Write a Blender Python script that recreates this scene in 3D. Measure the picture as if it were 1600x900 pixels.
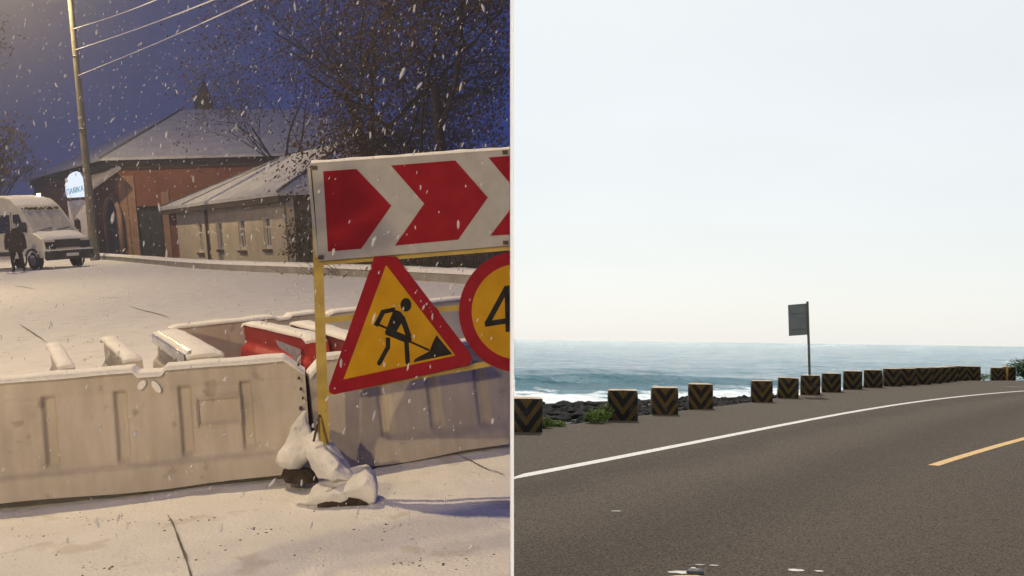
import bpy, bmesh, math, random
from mathutils import Vector, Matrix, noise
R = math.radians
random.seed(7)
for o in list(bpy.data.objects): bpy.data.objects.remove(o)
S = bpy.context.scene
COL = S.collection

# ------------------------------------------------------------------ camera
F = 1600.0                      # focal length in photo pixels
PX, PY = 800.0, 530.0           # principal point (level camera, lens shifted up)
EYE = Vector((0, 0, 1.55))
ROLL = 0.0138
cam = bpy.data.cameras.new('camera'); cam.sensor_width = 36; cam.lens = 36.0
cam.shift_y = (PY-450)/1600.0; cam.clip_start = 0.05; cam.clip_end = 20000
co = bpy.data.objects.new('camera', cam); COL.objects.link(co)
CW = Matrix.Rotation(-ROLL, 3, 'Y')          # image axes (right, forward, up) -> world
M3 = Matrix(((CW[0][0], CW[0][2], -CW[0][1]), (CW[1][0], CW[1][2], -CW[1][1]), (CW[2][0], CW[2][2], -CW[2][1])))
co.matrix_world = Matrix.Translation(EYE) @ M3.to_4x4()
S.camera = co

# ------------------------------------------------------------------ sky, sun, exposure
SUN_AZ, SUN_EL = R(4.0), R(43)               # azimuth to the right of straight ahead
w = bpy.data.worlds.new('World'); S.world = w; w.use_nodes = True
nt = w.node_tree; nt.nodes.clear()
sky = nt.nodes.new('ShaderNodeTexSky'); sky.sky_type = 'NISHITA'; sky.sun_disc = False
sky.sun_elevation = SUN_EL; sky.sun_rotation = SUN_AZ
sky.altitude = 0; sky.air_density = 1.0; sky.dust_density = 1.2; sky.ozone_density = 1.0
bg = nt.nodes.new('ShaderNodeBackground'); bg.inputs[1].default_value = 0.098
wo = nt.nodes.new('ShaderNodeOutputWorld')
hz = nt.nodes.new('ShaderNodeMix'); hz.data_type = 'RGBA'; hz.inputs[0].default_value = .80      # thin even haze over the whole sky
hz.inputs[7].default_value = (8.95, 9.3, 9.3, 1)
nt.links.new(sky.outputs[0], hz.inputs[6]); wtc = nt.nodes.new('ShaderNodeTexCoord'); wn = nt.nodes.new('ShaderNodeTexNoise'); wn.inputs['Scale'].default_value = 5; wn.inputs['Detail'].default_value = 5
wmp = nt.nodes.new('ShaderNodeMapping'); wmp.inputs['Scale'].default_value = (1, 1, 3.2); nt.links.new(wtc.outputs['Generated'], wmp.inputs[0]); nt.links.new(wmp.outputs[0], wn.inputs['Vector'])
wr_ = nt.nodes.new('ShaderNodeMapRange'); wr_.inputs[1].default_value = .35; wr_.inputs[2].default_value = .75; wr_.inputs[3].default_value = 1.0; wr_.inputs[4].default_value = 1.03; nt.links.new(wn.outputs['Fac'], wr_.inputs[0])
wx = nt.nodes.new('ShaderNodeMix'); wx.data_type = 'RGBA'; wx.blend_type = 'MULTIPLY'; wx.inputs[0].default_value = 1      # faint thin cloud all over
nt.links.new(hz.outputs[2], wx.inputs[6]); nt.links.new(wr_.outputs[0], wx.inputs[7]); nt.links.new(wx.outputs[2], bg.inputs[0]); nt.links.new(bg.outputs[0], wo.inputs[0])
sd = Vector((math.sin(SUN_AZ)*math.cos(SUN_EL), math.cos(SUN_AZ)*math.cos(SUN_EL), math.sin(SUN_EL)))
sl = bpy.data.lights.new('sun', 'SUN'); sl.energy = 3.6; sl.angle = R(0.6); sl.color = (1, .95, .87)
so = bpy.data.objects.new('sun', sl); COL.objects.link(so); so.rotation_euler = sd.to_track_quat('Z', 'Y').to_euler()
S.view_settings.view_transform = 'Standard'; S.view_settings.look = 'None'
S.view_settings.exposure = 0; S.view_settings.gamma = 1; S.view_settings.use_curve_mapping = False
S.render.engine = 'CYCLES'

# ------------------------------------------------------------------ the two places
# right: the sea road, ground z = 0 in world axes.
# left: the snowy street climbs away from the camera; frame L has its own ground plane
pit, rol, HL = R(7.19), R(3.0), 1.303
nC = Vector((math.sin(rol)*math.cos(pit), math.sin(pit), -math.cos(rol)*math.cos(pit)))  # down of the street, image axes
upC = -nC
fC = (Vector((0, 1, 0)) - upC*upC.y).normalized()
rC = fC.cross(upC)
A3 = Matrix((rC, fC, upC)).transposed()       # L -> image axes
LW3 = CW @ A3
LM = Matrix.Translation(EYE) @ LW3.to_4x4() @ Matrix.Translation((0, 0, -HL))
LMi = LM.inverted()
WM = Matrix.Identity(4)
CM = Matrix.Translation(EYE) @ CW.to_4x4() @ Matrix.Translation(-EYE)   # upright of the picture: the divider stands along it
LCAM = Vector((0, 0, HL))
def rayC(x, y): return Vector(((x-PX)/F, 1.0, -(y-PY)/F))
def rayL(x, y): return A3.transposed() @ rayC(x, y)
def rayW(x, y): return CW @ rayC(x, y)
def Lg(x, y, z=0.0):            # point of the street at height z seen at pixel
    r = rayL(x, y); t = (z-HL)/r.z
    return LCAM + r*t
def Ld(x, y, D): return LCAM + rayL(x, y)*D
def Lpl(x, y, p, n):            # ray with a vertical plane
    r = rayL(x, y); t = (p-LCAM).dot(n)/r.dot(n)
    return LCAM + r*t
def Wg(x, y, z=0.0):
    r = rayW(x, y); t = (z-EYE.z)/r.z
    return EYE + r*t
def Wd(x, y, D): return EYE + rayW(x, y)*D
def projL(p):                   # L point -> pixel
    q = A3 @ (p-LCAM)
    return PX+F*q.x/q.y, PY-F*q.z/q.y
def zfor(px, py, ypix):         # height at plan position for which it shows at row ypix
    lo, hi = -5, 60
    for i in range(50):
        m = (lo+hi)/2
        if projL(Vector((px, py, m)))[1] > ypix: lo = m
        else: hi = m
    return lo

# ------------------------------------------------------------------ mesh helpers
def N(v, s=1.0, o=0): return noise.noise(Vector(v)*s + Vector((o*13.1, o*7.7, o*3.3)))
class MB:
    def __init__(s): s.v = []; s.f = []; s.sm = []
    def add(s, vs, fs, smooth=False):
        b = len(s.v); s.v += [Vector(q) for q in vs]
        for f in fs: s.f.append([b+i for i in f]); s.sm.append(smooth)
        return s
    def box(s, c, d, ax=None):
        X, Y, Z = ax if ax else (Vector((1, 0, 0)), Vector((0, 1, 0)), Vector((0, 0, 1)))
        c = Vector(c)
        vs = [c + X*(d[0]/2*i) + Y*(d[1]/2*j) + Z*(d[2]/2*k) for k in (-1, 1) for j in (-1, 1) for i in (-1, 1)]
        return s.add(vs, [(0, 2, 3, 1), (4, 5, 7, 6), (0, 1, 5, 4), (2, 6, 7, 3), (0, 4, 6, 2), (1, 3, 7, 5)])
    def prism(s, pts, off):     # polygon pts extruded by vector off
        n = len(pts); off = Vector(off); pts = [Vector(p) for p in pts]
        vs = pts + [p+off for p in pts]
        fs = [tuple(range(n)), tuple(range(2*n-1, n-1, -1))]
        for i in range(n):
            j = (i+1) % n; fs.append((i, n+i, n+j, j))
        return s.add(vs, fs)
    def tube(s, path, rad, n=8, smooth=True, flat=1.0, cap=True):
        path = [Vector(p) for p in path]
        if not hasattr(rad, '__len__'): rad = [rad]*len(path)
        rings = []; u = None
        for i, p in enumerate(path):
            d = (path[min(i+1, len(path)-1)] - path[max(i-1, 0)]).normalized()
            if u is None:
                u = d.orthogonal().normalized()
            u = (u - d*u.dot(d)); u = u.normalized() if u.length > 1e-6 else d.orthogonal().normalized()
            v = d.cross(u)
            rings.append([p + (u*math.cos(2*math.pi*k/n) + v*math.sin(2*math.pi*k/n)*flat)*rad[i] for k in range(n)])
        vs = [q for r in rings for q in r]; fs = []
        for i in range(len(path)-1):
            for k in range(n):
                a = i*n+k; b = i*n+(k+1) % n
                fs.append((a, b, b+n, a+n))
        if cap:
            fs.append(tuple(range(n-1, -1, -1))); m = (len(path)-1)*n; fs.append(tuple(m+k for k in range(n)))
        return s.add(vs, fs, smooth)
    def grid(s, rows, smooth=True, flip=False):
        m = len(rows[0]); vs = [q for r in rows for q in r]; fs = []
        for i in range(len(rows)-1):
            for k in range(m-1):
                a = i*m+k
                f = (a, a+1, a+1+m, a+m)
                fs.append(f[::-1] if flip else f)
        return s.add(vs, fs, smooth)
    def obj(s, name, mat, base=(0, 0, 0), parent=None, M=None):
        base = Vector(base)
        me = bpy.data.meshes.new(name)
        me.from_pydata([tuple(q-base) for q in s.v], [], s.f)
        me.polygons.foreach_set('use_smooth', s.sm); me.update()
        o = bpy.data.objects.new(name, me); COL.objects.link(o)
        if mat: me.materials.append(mat)
        if parent: o.parent = parent
        elif M is not None: o.matrix_world = M @ Matrix.Translation(base)
        return o
def recalc(o):
    bm = bmesh.new(); bm.from_mesh(o.data); bmesh.ops.recalc_face_normals(bm, faces=bm.faces); bm.to_mesh(o.data); bm.free(); return o
def bevel(o, wd, seg=2):
    m = o.modifiers.new('bevel', 'BEVEL'); m.width = wd; m.segments = seg; m.limit_method = 'ANGLE'; m.angle_limit = R(40); return o
def tag(o, label=None, cat=None, group=None, kind=None):
    if label: o['label'] = label
    if cat: o['category'] = cat
    if group: o['group'] = group
    if kind: o['kind'] = kind
    return o
class Thing:
    def __init__(s, name, label, cat, base, M=LM, group=None):
        s.base = Vector(base); s.M = M
        s.root = bpy.data.objects.new(name, None); COL.objects.link(s.root); s.root.empty_display_size = .2
        s.root.matrix_world = M @ Matrix.Translation(s.base); tag(s.root, label, cat, group)
    def part(s, name, mb, mat, parent=None, fix=True):
        o = mb.obj(name, mat, s.base, parent or s.root)
        if fix: recalc(o)
        return o
def single(name, mb, mat, base, M, label, cat, group=None, fix=True):
    o = mb.obj(name, mat, base, None, M); tag(o, label, cat, group)
    if fix: recalc(o)
    return o
def clip_right(poly, xm):       # 2-D polygon, keep x <= xm
    out = []
    for i, a in enumerate(poly):
        b = poly[(i+1) % len(poly)]
        if a[0] <= xm: out.append(a)
        if (a[0] <= xm) != (b[0] <= xm):
            t = (xm-a[0])/(b[0]-a[0]); out.append((xm, a[1]+(b[1]-a[1])*t))
    return out
def stroke(a, b, wd):           # 2-D thick line
    dx, dy = b[0]-a[0], b[1]-a[1]; l = math.hypot(dx, dy); nx, ny = -dy/l*wd/2, dx/l*wd/2
    return [(a[0]+nx, a[1]+ny), (b[0]+nx, b[1]+ny), (b[0]-nx, b[1]-ny), (a[0]-nx, a[1]-ny)]
def lerp(a, b, t): return a+(b-a)*t
def interp(pts, x):
    if x <= pts[0][0]: a, b = pts[0], pts[1]
    elif x >= pts[-1][0]: a, b = pts[-2], pts[-1]
    else:
        for i in range(len(pts)-1):
            if pts[i][0] <= x <= pts[i+1][0]: a, b = pts[i], pts[i+1]; break
    return a[1]+(b[1]-a[1])*(x-a[0])/(b[0]-a[0])

# ------------------------------------------------------------------ materials
def mat(name, c1, c2=None, scale=5.0, rough=.8, bump=0.0, bscale=None, detail=6, spec=.3, metal=0.0, lo=.35, hi=.65, c3=None, s3=40, p3=.62, coat=0):
    m = bpy.data.materials.new(name); m.use_nodes = True
    t = m.node_tree; b = t.nodes['Principled BSDF']
    b.inputs['Roughness'].default_value = rough; b.inputs['Specular IOR Level'].default_value = spec
    b.inputs['Metallic'].default_value = metal; b.inputs['Coat Weight'].default_value = coat
    tc = t.nodes.new('ShaderNodeTexCoord')
    if c2 is None:
        b.inputs['Base Color'].default_value = (*c1, 1); last = None
    else:
        n = t.nodes.new('ShaderNodeTexNoise'); n.inputs['Scale'].default_value = scale; n.inputs['Detail'].default_value = detail
        t.links.new(tc.outputs['Object'], n.inputs['Vector'])
        r = t.nodes.new('ShaderNodeValToRGB'); r.color_ramp.elements[0].position = lo; r.color_ramp.elements[1].position = hi
        r.color_ramp.elements[0].color = (*c1, 1); r.color_ramp.elements[1].color = (*c2, 1)
        t.links.new(n.outputs['Fac'], r.inputs['Fac']); last = r.outputs['Color']
        if c3:
            n3 = t.nodes.new('ShaderNodeTexNoise'); n3.inputs['Scale'].default_value = s3; n3.inputs['Detail'].default_value = 3
            t.links.new(tc.outputs['Object'], n3.inputs['Vector'])
            r3 = t.nodes.new('ShaderNodeMapRange'); r3.inputs[1].default_value = p3; r3.inputs[2].default_value = p3+.06
            t.links.new(n3.outputs['Fac'], r3.inputs[0])
            mx = t.nodes.new('ShaderNodeMix'); mx.data_type = 'RGBA'; mx.inputs[7].default_value = (*c3, 1)
            t.links.new(r3.outputs[0], mx.inputs[0]); t.links.new(last, mx.inputs[6]); last = mx.outputs[2]
        t.links.new(last, b.inputs['Base Color'])
    if bump:
        n2 = t.nodes.new('ShaderNodeTexNoise'); n2.inputs['Scale'].default_value = bscale or scale*4; n2.inputs['Detail'].default_value = 5
        t.links.new(tc.outputs['Object'], n2.inputs['Vector'])
        bp = t.nodes.new('ShaderNodeBump'); bp.inputs['Strength'].default_value = bump; bp.inputs['Distance'].default_value = .02
        t.links.new(n2.outputs['Fac'], bp.inputs['Height']); t.links.new(bp.outputs[0], b.inputs['Normal'])
    return m
def emis(name, col, st):
    m = bpy.data.materials.new(name); m.use_nodes = True; t = m.node_tree; t.nodes.clear()
    e = t.nodes.new('ShaderNodeEmission'); e.inputs[0].default_value = (*col, 1); e.inputs[1].default_value = st
    o = t.nodes.new('ShaderNodeOutputMaterial'); t.links.new(e.outputs[0], o.inputs[0])
    return m
def nodes(m): return m.node_tree, m.node_tree.nodes['Principled BSDF']

SNOW = (.80, .79, .77)
m_snow = mat('snow', (.74, .73, .71), SNOW, 3.0, .75, .35, 60, c3=(.66, .63, .58), s3=3.5, p3=.61)
m_snowcap = mat('snow_cap', (.80, .79, .77), (.86, .85, .83), 8, .8, .4, 50)
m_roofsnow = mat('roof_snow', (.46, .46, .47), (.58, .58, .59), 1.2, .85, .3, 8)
m_plastic = mat('white_plastic', (.43, .38, .325), (.58, .52, .45), 2.2, .6, .2, 26, c3=(.37, .32, .27), s3=8, p3=.63, lo=.3, hi=.7, spec=.2)
t, b = nodes(m_plastic)
tc = t.nodes.new('ShaderNodeTexCoord'); mp = t.nodes.new('ShaderNodeMapping'); mp.inputs['Scale'].default_value = (16, 16, 1.6); t.links.new(tc.outputs['Object'], mp.inputs[0])
n = t.nodes.new('ShaderNodeTexNoise'); n.inputs['Scale'].default_value = 1.0; n.inputs['Detail'].default_value = 7; t.links.new(mp.outputs[0], n.inputs['Vector'])
r_ = t.nodes.new('ShaderNodeMapRange'); r_.inputs[1].default_value = .35; r_.inputs[2].default_value = .68; r_.inputs[3].default_value = .90; r_.inputs[4].default_value = 1.08; t.links.new(n.outputs['Fac'], r_.inputs[0])
x_ = t.nodes.new('ShaderNodeMix'); x_.data_type = 'RGBA'; x_.blend_type = 'MULTIPLY'; x_.inputs[0].default_value = 1
t.links.new(b.inputs['Base Color'].links[0].from_socket, x_.inputs[6]); t.links.new(r_.outputs[0], x_.inputs[7]); t.links.new(x_.outputs[2], b.inputs['Base Color'])
m_plastic_old = mat('ivory_plastic', (.50, .45, .38), (.66, .60, .50), 5, .5, .1, 20, c3=(.36, .30, .24), s3=12, p3=.68)
m_redplastic = mat('red_plastic', (.42, .045, .04), (.52, .07, .06), 6, .45, .08, 25, c3=(.55, .30, .27), s3=14, p3=.66)
m_redplastic_d = mat('dull_red_plastic', (.24, .05, .05), (.32, .07, .07), 6, .5, .08, 25)
m_foil = mat('clear_film', (.75, .77, .8), (.85, .86, .88), 12, .16, .6, 25, metal=.75)
m_yellow = mat('yellow_paint', (.33, .23, .04), (.43, .31, .06), 9, .5, .1, 60, c3=(.24, .17, .06), s3=30, p3=.66)
m_board = mat('white_sign_sheet', (.35, .345, .335), (.395, .39, .38), 14, .8, spec=.08, c3=(.33, .315, .29), s3=25, p3=.70)
m_signred = mat('red_sign_sheet', (.22, .007, .014), (.26, .010, .018), 14, .8, spec=.08, c3=(.24, .02, .024), s3=30, p3=.68)
m_signyel = mat('yellow_sign_sheet', (.40, .215, .006), (.47, .26, .007), 10, .8, spec=.08, c3=(.38, .21, .015), s3=28, p3=.69)
m_black = mat('black_print', (.012, .011, .010), (.022, .02, .018), 20, .85, spec=.08)
m_darkhole = mat('dark_cavity', (.02, .017, .014))
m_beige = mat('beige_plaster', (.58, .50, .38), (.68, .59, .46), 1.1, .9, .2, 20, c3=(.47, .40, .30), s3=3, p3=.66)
m_beige_shade = mat('shaded_plaster', (.10, .082, .058), (.14, .115, .08), 1.0, .9, .2, 20)  # darker copy of the plaster, the side wall's shade put into its colour
m_trim = mat('white_frame', (.6, .58, .54), (.7, .68, .64), 6, .6)
m_glass = mat('dark_glass', (.03, .035, .045), None, rough=.12, spec=.5)
m_glass2 = mat('grey_glass', (.12, .12, .12), (.18, .17, .16), 3, rough=.25, spec=.5)
m_metal = mat('grey_metal', (.14, .14, .14), (.20, .2, .2), 8, .5, metal=.4)
m_brown = mat('brown_wood', (.07, .05, .035), (.11, .08, .055), 4, .8)
m_concrete = mat('concrete_pole', (.17, .155, .115), (.23, .21, .16), 3, .9, .2, 30)
m_kerb = mat('kerb_concrete', (.26, .24, .22), (.36, .34, .31), 2, .9, .2, 30)
m_van = mat('cream_van_paint', (.66, .63, .52), (.74, .71, .60), 1.5, .45, c3=(.56, .52, .42), s3=4, p3=.62)
m_vandark = mat('dark_van_plastic', (.035, .036, .042), (.06, .06, .066), 4, .6)
m_frost = mat('frosted_windscreen', (.42, .41, .38), (.54, .53, .50), 5, .7, .2, 30)
m_tyre = mat('tyre_rubber', (.02, .02, .02), (.05, .048, .045), 6, .9)
m_coat = mat('dark_coat', (.026, .019, .020), (.042, .032, .031), 12, .95)
m_trouser = mat('dark_trousers', (.013, .012, .014), (.02, .018, .02), 12, .95)
m_skin = mat('skin', (.42, .26, .19), None, rough=.6)
m_hat = mat('grey_hat', (.30, .30, .29), (.42, .41, .40), 20, .95, .3, 60)
m_bark = mat('bark', (.016, .012, .010), (.034, .025, .019), 6, .95, .4, 30)
m_bush = mat('dry_twigs', (.06, .055, .035), (.12, .105, .07), 4, .95)
m_verge = mat('dark_verge', (.035, .034, .026), (.09, .088, .075), 1.2, .95, .5, 12)
m_cable = mat('snowy_cable', (.6, .6, .62), (.72, .72, .73), 20, .8)
m_letters = emis('cyan_letters', (.10, .45, .50), .75)
m_lightbox = emis('lit_sign_face', (.72, .80, 1.0), 1.25)
m_lamp = emis('lamp_glass', (1.0, .80, .52), 9.0)

# flakes are half clear
m_flake = mat('snowflake', (.72, .72, .74), None, rough=.8)
t, b = nodes(m_flake); tp = t.nodes.new('ShaderNodeBsdfTransparent'); ms = t.nodes.new('ShaderNodeMixShader'); ms.inputs[0].default_value = .52
t.links.new(tp.outputs[0], ms.inputs[1]); t.links.new(b.outputs[0], ms.inputs[2]); t.links.new(ms.outputs[0], t.nodes['Material Output'].inputs[0])

# brick with real joint pattern far away
m_brick = mat('brick', (.23, .082, .042), (.32, .12, .062), .7, .95)
t, b = nodes(m_brick)
br = t.nodes.new('ShaderNodeTexBrick'); br.inputs['Scale'].default_value = 4.0
br.inputs['Color1'].default_value = (.29, .10, .05, 1); br.inputs['Color2'].default_value = (.19, .068, .036, 1); br.inputs['Mortar'].default_value = (.17, .12, .085, 1)
br.inputs['Mortar Size'].default_value = .03
tc = t.nodes.new('ShaderNodeTexCoord'); mp = t.nodes.new('ShaderNodeMapping'); mp.inputs['Rotation'].default_value = (R(90), 0, R(-24))
t.links.new(tc.outputs['Object'], mp.inputs[0]); t.links.new(mp.outputs[0], br.inputs['Vector'])
mx = t.nodes.new('ShaderNodeMix'); mx.data_type = 'RGBA'; mx.inputs[0].default_value = .5
old = b.inputs['Base Color'].links[0].from_socket
t.links.new(old, mx.inputs[6]); t.links.new(br.outputs[0], mx.inputs[7]); t.links.new(mx.outputs[2], b.inputs['Base Color'])
m_bricktrim = mat('pale_brick_trim', (.34, .20, .13), (.44, .27, .18), 2, .9)
m_metalroof = mat('ribbed_roof_snow', (.30, .28, .30), (.40, .38, .40), 2, .7)

# foliage
def leafmat(name, a, b_):
    m = mat(name, a, b_, 2.5, .6, spec=.25)
    t, b = nodes(m)
    b.inputs['Subsurface Weight'].default_value = 0
    tr = t.nodes.new('ShaderNodeBsdfTranslucent'); ms = t.nodes.new('ShaderNodeMixShader'); ms.inputs[0].default_value = .35
    t.links.new(b.inputs['Base Color'].links[0].from_socket, tr.inputs[0])
    out = t.nodes['Material Output']; t.links.new(b.outputs[0], ms.inputs[1]); t.links.new(tr.outputs[0], ms.inputs[2]); t.links.new(ms.outputs[0], out.inputs[0])
    return m
m_leaf = leafmat('green_leaf', (.075, .115, .018), (.13, .18, .04))
m_leafdark = leafmat('bush_leaf', (.025, .055, .015), (.05, .10, .03))
m_leafbrown = leafmat('brown_leaf', (.06, .038, .018), (.14, .088, .038))
m_stem = mat('stem', (.05, .045, .02), (.09, .08, .035), 6, .9)

# asphalt: aggregate grain, lighter shoulder, wheel-worn darker bands carried by a per-vertex offset
m_road = mat('asphalt', (.1, .1, .1), None, rough=.92, spec=.10)
t, b = nodes(m_road)
tc = t.nodes.new('ShaderNodeTexCoord')
vo = t.nodes.new('ShaderNodeTexVoronoi'); vo.inputs['Scale'].default_value = 85
t.links.new(tc.outputs['Object'], vo.inputs['Vector'])
no = t.nodes.new('ShaderNodeTexNoise'); no.inputs['Scale'].default_value = 60; no.inputs['Detail'].default_value = 6; no.inputs['Roughness'].default_value = .75
t.links.new(tc.outputs['Object'], no.inputs['Vector'])
rp = t.nodes.new('ShaderNodeValToRGB'); e = rp.color_ramp.elements
e[0].position = .34; e[0].color = (.028, .0207, .0143, 1); e[1].position = .70; e[1].color = (.112, .0845, .0605, 1)
t.links.new(no.outputs['Fac'], rp.inputs[0])
sep = t.nodes.new('ShaderNodeSeparateColor'); t.links.new(vo.outputs['Color'], sep.inputs[0])
rg = t.nodes.new('ShaderNodeMapRange'); rg.inputs[1].default_value = .0; rg.inputs[2].default_value = 1; rg.inputs[3].default_value = .40; rg.inputs[4].default_value = 1.7
t.links.new(sep.outputs[0], rg.inputs[0])
m1 = t.nodes.new('ShaderNodeMix'); m1.data_type = 'RGBA'; m1.blend_type = 'MULTIPLY'; m1.inputs[0].default_value = 1
t.links.new(rp.outputs[0], m1.inputs[6]); t.links.new(rg.outputs[0], m1.inputs[7])
at = t.nodes.new('ShaderNodeAttribute'); at.attribute_name = 'offset'
nb = t.nodes.new('ShaderNodeTexNoise'); nb.inputs['Scale'].default_value = .5; nb.inputs['Detail'].default_value = 6
t.links.new(tc.outputs['Object'], nb.inputs['Vector'])
ad = t.nodes.new('ShaderNodeMath'); ad.operation = 'MULTIPLY_ADD'; ad.inputs[1].default_value = .9
t.links.new(nb.outputs['Fac'], ad.inputs[0]); t.links.new(at.outputs['Fac'], ad.inputs[2])
wr = t.nodes.new('ShaderNodeValToRGB'); wr.color_ramp.interpolation = 'B_SPLINE'
cr = wr.color_ramp; cr.elements[0].position = 0; cr.elements[0].color = (1.30, 1.30, 1.28, 1); cr.elements[1].position = 1; cr.elements[1].color = (.86, .86, .88, 1)
for p_, v_ in ((.30, 1.30), (.42, 1.15), (.50, .98), (.57, .60), (.64, 1.04), (.72, .94), (.80, .60), (.9, .92)):
    q = cr.elements.new(p_); q.color = (v_, v_, v_, 1)
mr = t.nodes.new('ShaderNodeMapRange'); mr.inputs[1].default_value = -4.2; mr.inputs[2].default_value = 5.0
t.links.new(ad.outputs[0], mr.inputs[0]); t.links.new(mr.outputs[0], wr.inputs[0])
m2 = t.nodes.new('ShaderNodeMix'); m2.data_type = 'RGBA'; m2.blend_type = 'MULTIPLY'; m2.inputs[0].default_value = 1
t.links.new(m1.outputs[2], m2.inputs[6]); t.links.new(wr.outputs[0], m2.inputs[7]); t.links.new(m2.outputs[2], b.inputs['Base Color'])
bp = t.nodes.new('ShaderNodeBump'); bp.inputs['Strength'].default_value = .6; bp.inputs['Distance'].default_value = .006
t.links.new(vo.outputs['Distance'], bp.inputs['Height']); t.links.new(bp.outputs[0], b.inputs['Normal'])

def paint(name, c, worn):
    m = mat(name, c, None, rough=.7); t, b = nodes(m)
    tc = t.nodes.new('ShaderNodeTexCoord'); n = t.nodes.new('ShaderNodeTexNoise'); n.inputs['Scale'].default_value = 22; n.inputs['Detail'].default_value = 8
    t.links.new(tc.outputs['Object'], n.inputs['Vector'])
    r = t.nodes.new('ShaderNodeMapRange'); r.inputs[1].default_value = .53; r.inputs[2].default_value = .66; t.links.new(n.outputs['Fac'], r.inputs[0])
    x = t.nodes.new('ShaderNodeMix'); x.data_type = 'RGBA'; x.inputs[6].default_value = (*c, 1); x.inputs[7].default_value = (*worn, 1)
    t.links.new(r.outputs[0], x.inputs[0]); t.links.new(x.outputs[2], b.inputs['Base Color'])
    return m
m_whitepaint = paint('white_road_paint', (.47, .43, .385), (.24, .21, .18))
m_dullpaint = paint('worn_road_paint', (.22, .20, .175), (.10, .085, .07))
m_yelpaint = paint('yellow_road_paint', (.50, .285, .075), (.22, .145, .06))

# striped guard block
m_block = mat('striped_block_paint', (.1, .1, .1), None, rough=.75); t, b = nodes(m_block)
tc = t.nodes.new('ShaderNodeTexCoord'); sx = t.nodes.new('ShaderNodeSeparateXYZ'); t.links.new(tc.outputs['Object'], sx.inputs[0])
def mth(op, a, bb=None, cc=None):
    n = t.nodes.new('ShaderNodeMath'); n.operation = op
    for i, q in enumerate((a, bb, cc)):
        if q is None: continue
        if isinstance(q, (int, float)): n.inputs[i].default_value = q
        else: t.links.new(q, n.inputs[i])
    return n.outputs[0]
nn = t.nodes.new('ShaderNodeTexNoise'); nn.inputs['Scale'].default_value = 7; nn.inputs['Detail'].default_value = 8; nn.inputs['Roughness'].default_value = .65
oi = t.nodes.new('ShaderNodeObjectInfo'); vs = t.nodes.new('ShaderNodeVectorMath'); vs.operation = 'MULTIPLY_ADD'; vs.inputs[1].default_value = (1, 1, 1)
cx = t.nodes.new('ShaderNodeCombineXYZ'); rm_ = mth('MULTIPLY', oi.outputs['Random'], 40.0); t.links.new(rm_, cx.inputs[0]); t.links.new(rm_, cx.inputs[2])
t.links.new(tc.outputs['Object'], vs.inputs[0]); t.links.new(cx.outputs[0], vs.inputs[2]); t.links.new(vs.outputs[0], nn.inputs['Vector'])
ax = mth('ABSOLUTE', sx.outputs[0])
tt = mth('MULTIPLY_ADD', ax, -1.35, sx.outputs[2])
tt = mth('MULTIPLY_ADD', nn.outputs['Fac'], .03, tt)
fr = mth('FRACT', mth('MULTIPLY_ADD', tt, 1/.29, 10.16))
st = mth('GREATER_THAN', fr, .54)
wear = t.nodes.new('ShaderNodeMapRange'); wear.inputs[1].default_value = .54; wear.inputs[2].default_value = .66; t.links.new(nn.outputs['Fac'], wear.inputs[0])
x1 = t.nodes.new('ShaderNodeMix'); x1.data_type = 'RGBA'; x1.inputs[6].default_value = (.005, .0045, .004, 1); x1.inputs[7].default_value = (.072, .040, .007, 1); t.links.new(st, x1.inputs[0])
x2 = t.nodes.new('ShaderNodeMix'); x2.data_type = 'RGBA'; x2.inputs[7].default_value = (.040, .028, .018, 1); t.links.new(wear.outputs[0], x2.inputs[0]); t.links.new(x1.outputs[2], x2.inputs[6])
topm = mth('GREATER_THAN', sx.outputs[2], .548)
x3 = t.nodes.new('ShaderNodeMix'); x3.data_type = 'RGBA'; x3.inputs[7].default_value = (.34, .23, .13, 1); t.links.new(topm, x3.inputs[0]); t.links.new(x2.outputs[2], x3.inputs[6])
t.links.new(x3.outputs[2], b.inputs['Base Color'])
m_rock = mat('black_rock', (.008, .0075, .007), (.026, .024, .022), 1.6, .95, .5, 20, spec=.1)
m_shore = mat('shore_gravel', (.010, .009, .008), (.028, .025, .022), .7, .9, .8, 8)
m_signback = mat('grey_sign_back', (.115, .13, .135), (.145, .16, .165), 3, .5)
m_pole = mat('dark_pole', (.06, .055, .05), (.10, .09, .08), 12, .55, c3=(.09, .05, .03), s3=20, p3=.62)

# sea
m_sea = mat('sea_water', (.012, .07, .085), None, rough=.16, spec=.33); t, b = nodes(m_sea)
tc = t.nodes.new('ShaderNodeTexCoord')
af = t.nodes.new('ShaderNodeAttribute'); af.attribute_name = 'foam'
nf = t.nodes.new('ShaderNodeTexNoise'); nf.inputs['Scale'].default_value = .55; nf.inputs['Detail'].default_value = 9; nf.inputs['Roughness'].default_value = .68
mpf = t.nodes.new('ShaderNodeMapping'); mpf.inputs['Scale'].default_value = (.55, .28, 1); t.links.new(tc.outputs['Object'], mpf.inputs[0]); t.links.new(mpf.outputs[0], nf.inputs['Vector'])
sm = t.nodes.new('ShaderNodeMath'); sm.operation = 'ADD'; t.links.new(nf.outputs['Fac'], sm.inputs[0]); t.links.new(af.outputs['Fac'], sm.inputs[1])
fm = t.nodes.new('ShaderNodeMapRange'); fm.inputs[1].default_value = .93; fm.inputs[2].default_value = 1.06; t.links.new(sm.outputs[0], fm.inputs[0])
xf = t.nodes.new('ShaderNodeMix'); xf.data_type = 'RGBA'; xf.inputs[6].default_value = (.028, .165, .225, 1); xf.inputs[7].default_value = (.85, .87, .88, 1)
t.links.new(fm.outputs[0], xf.inputs[0]); t.links.new(xf.outputs[2], b.inputs['Base Color'])
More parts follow.
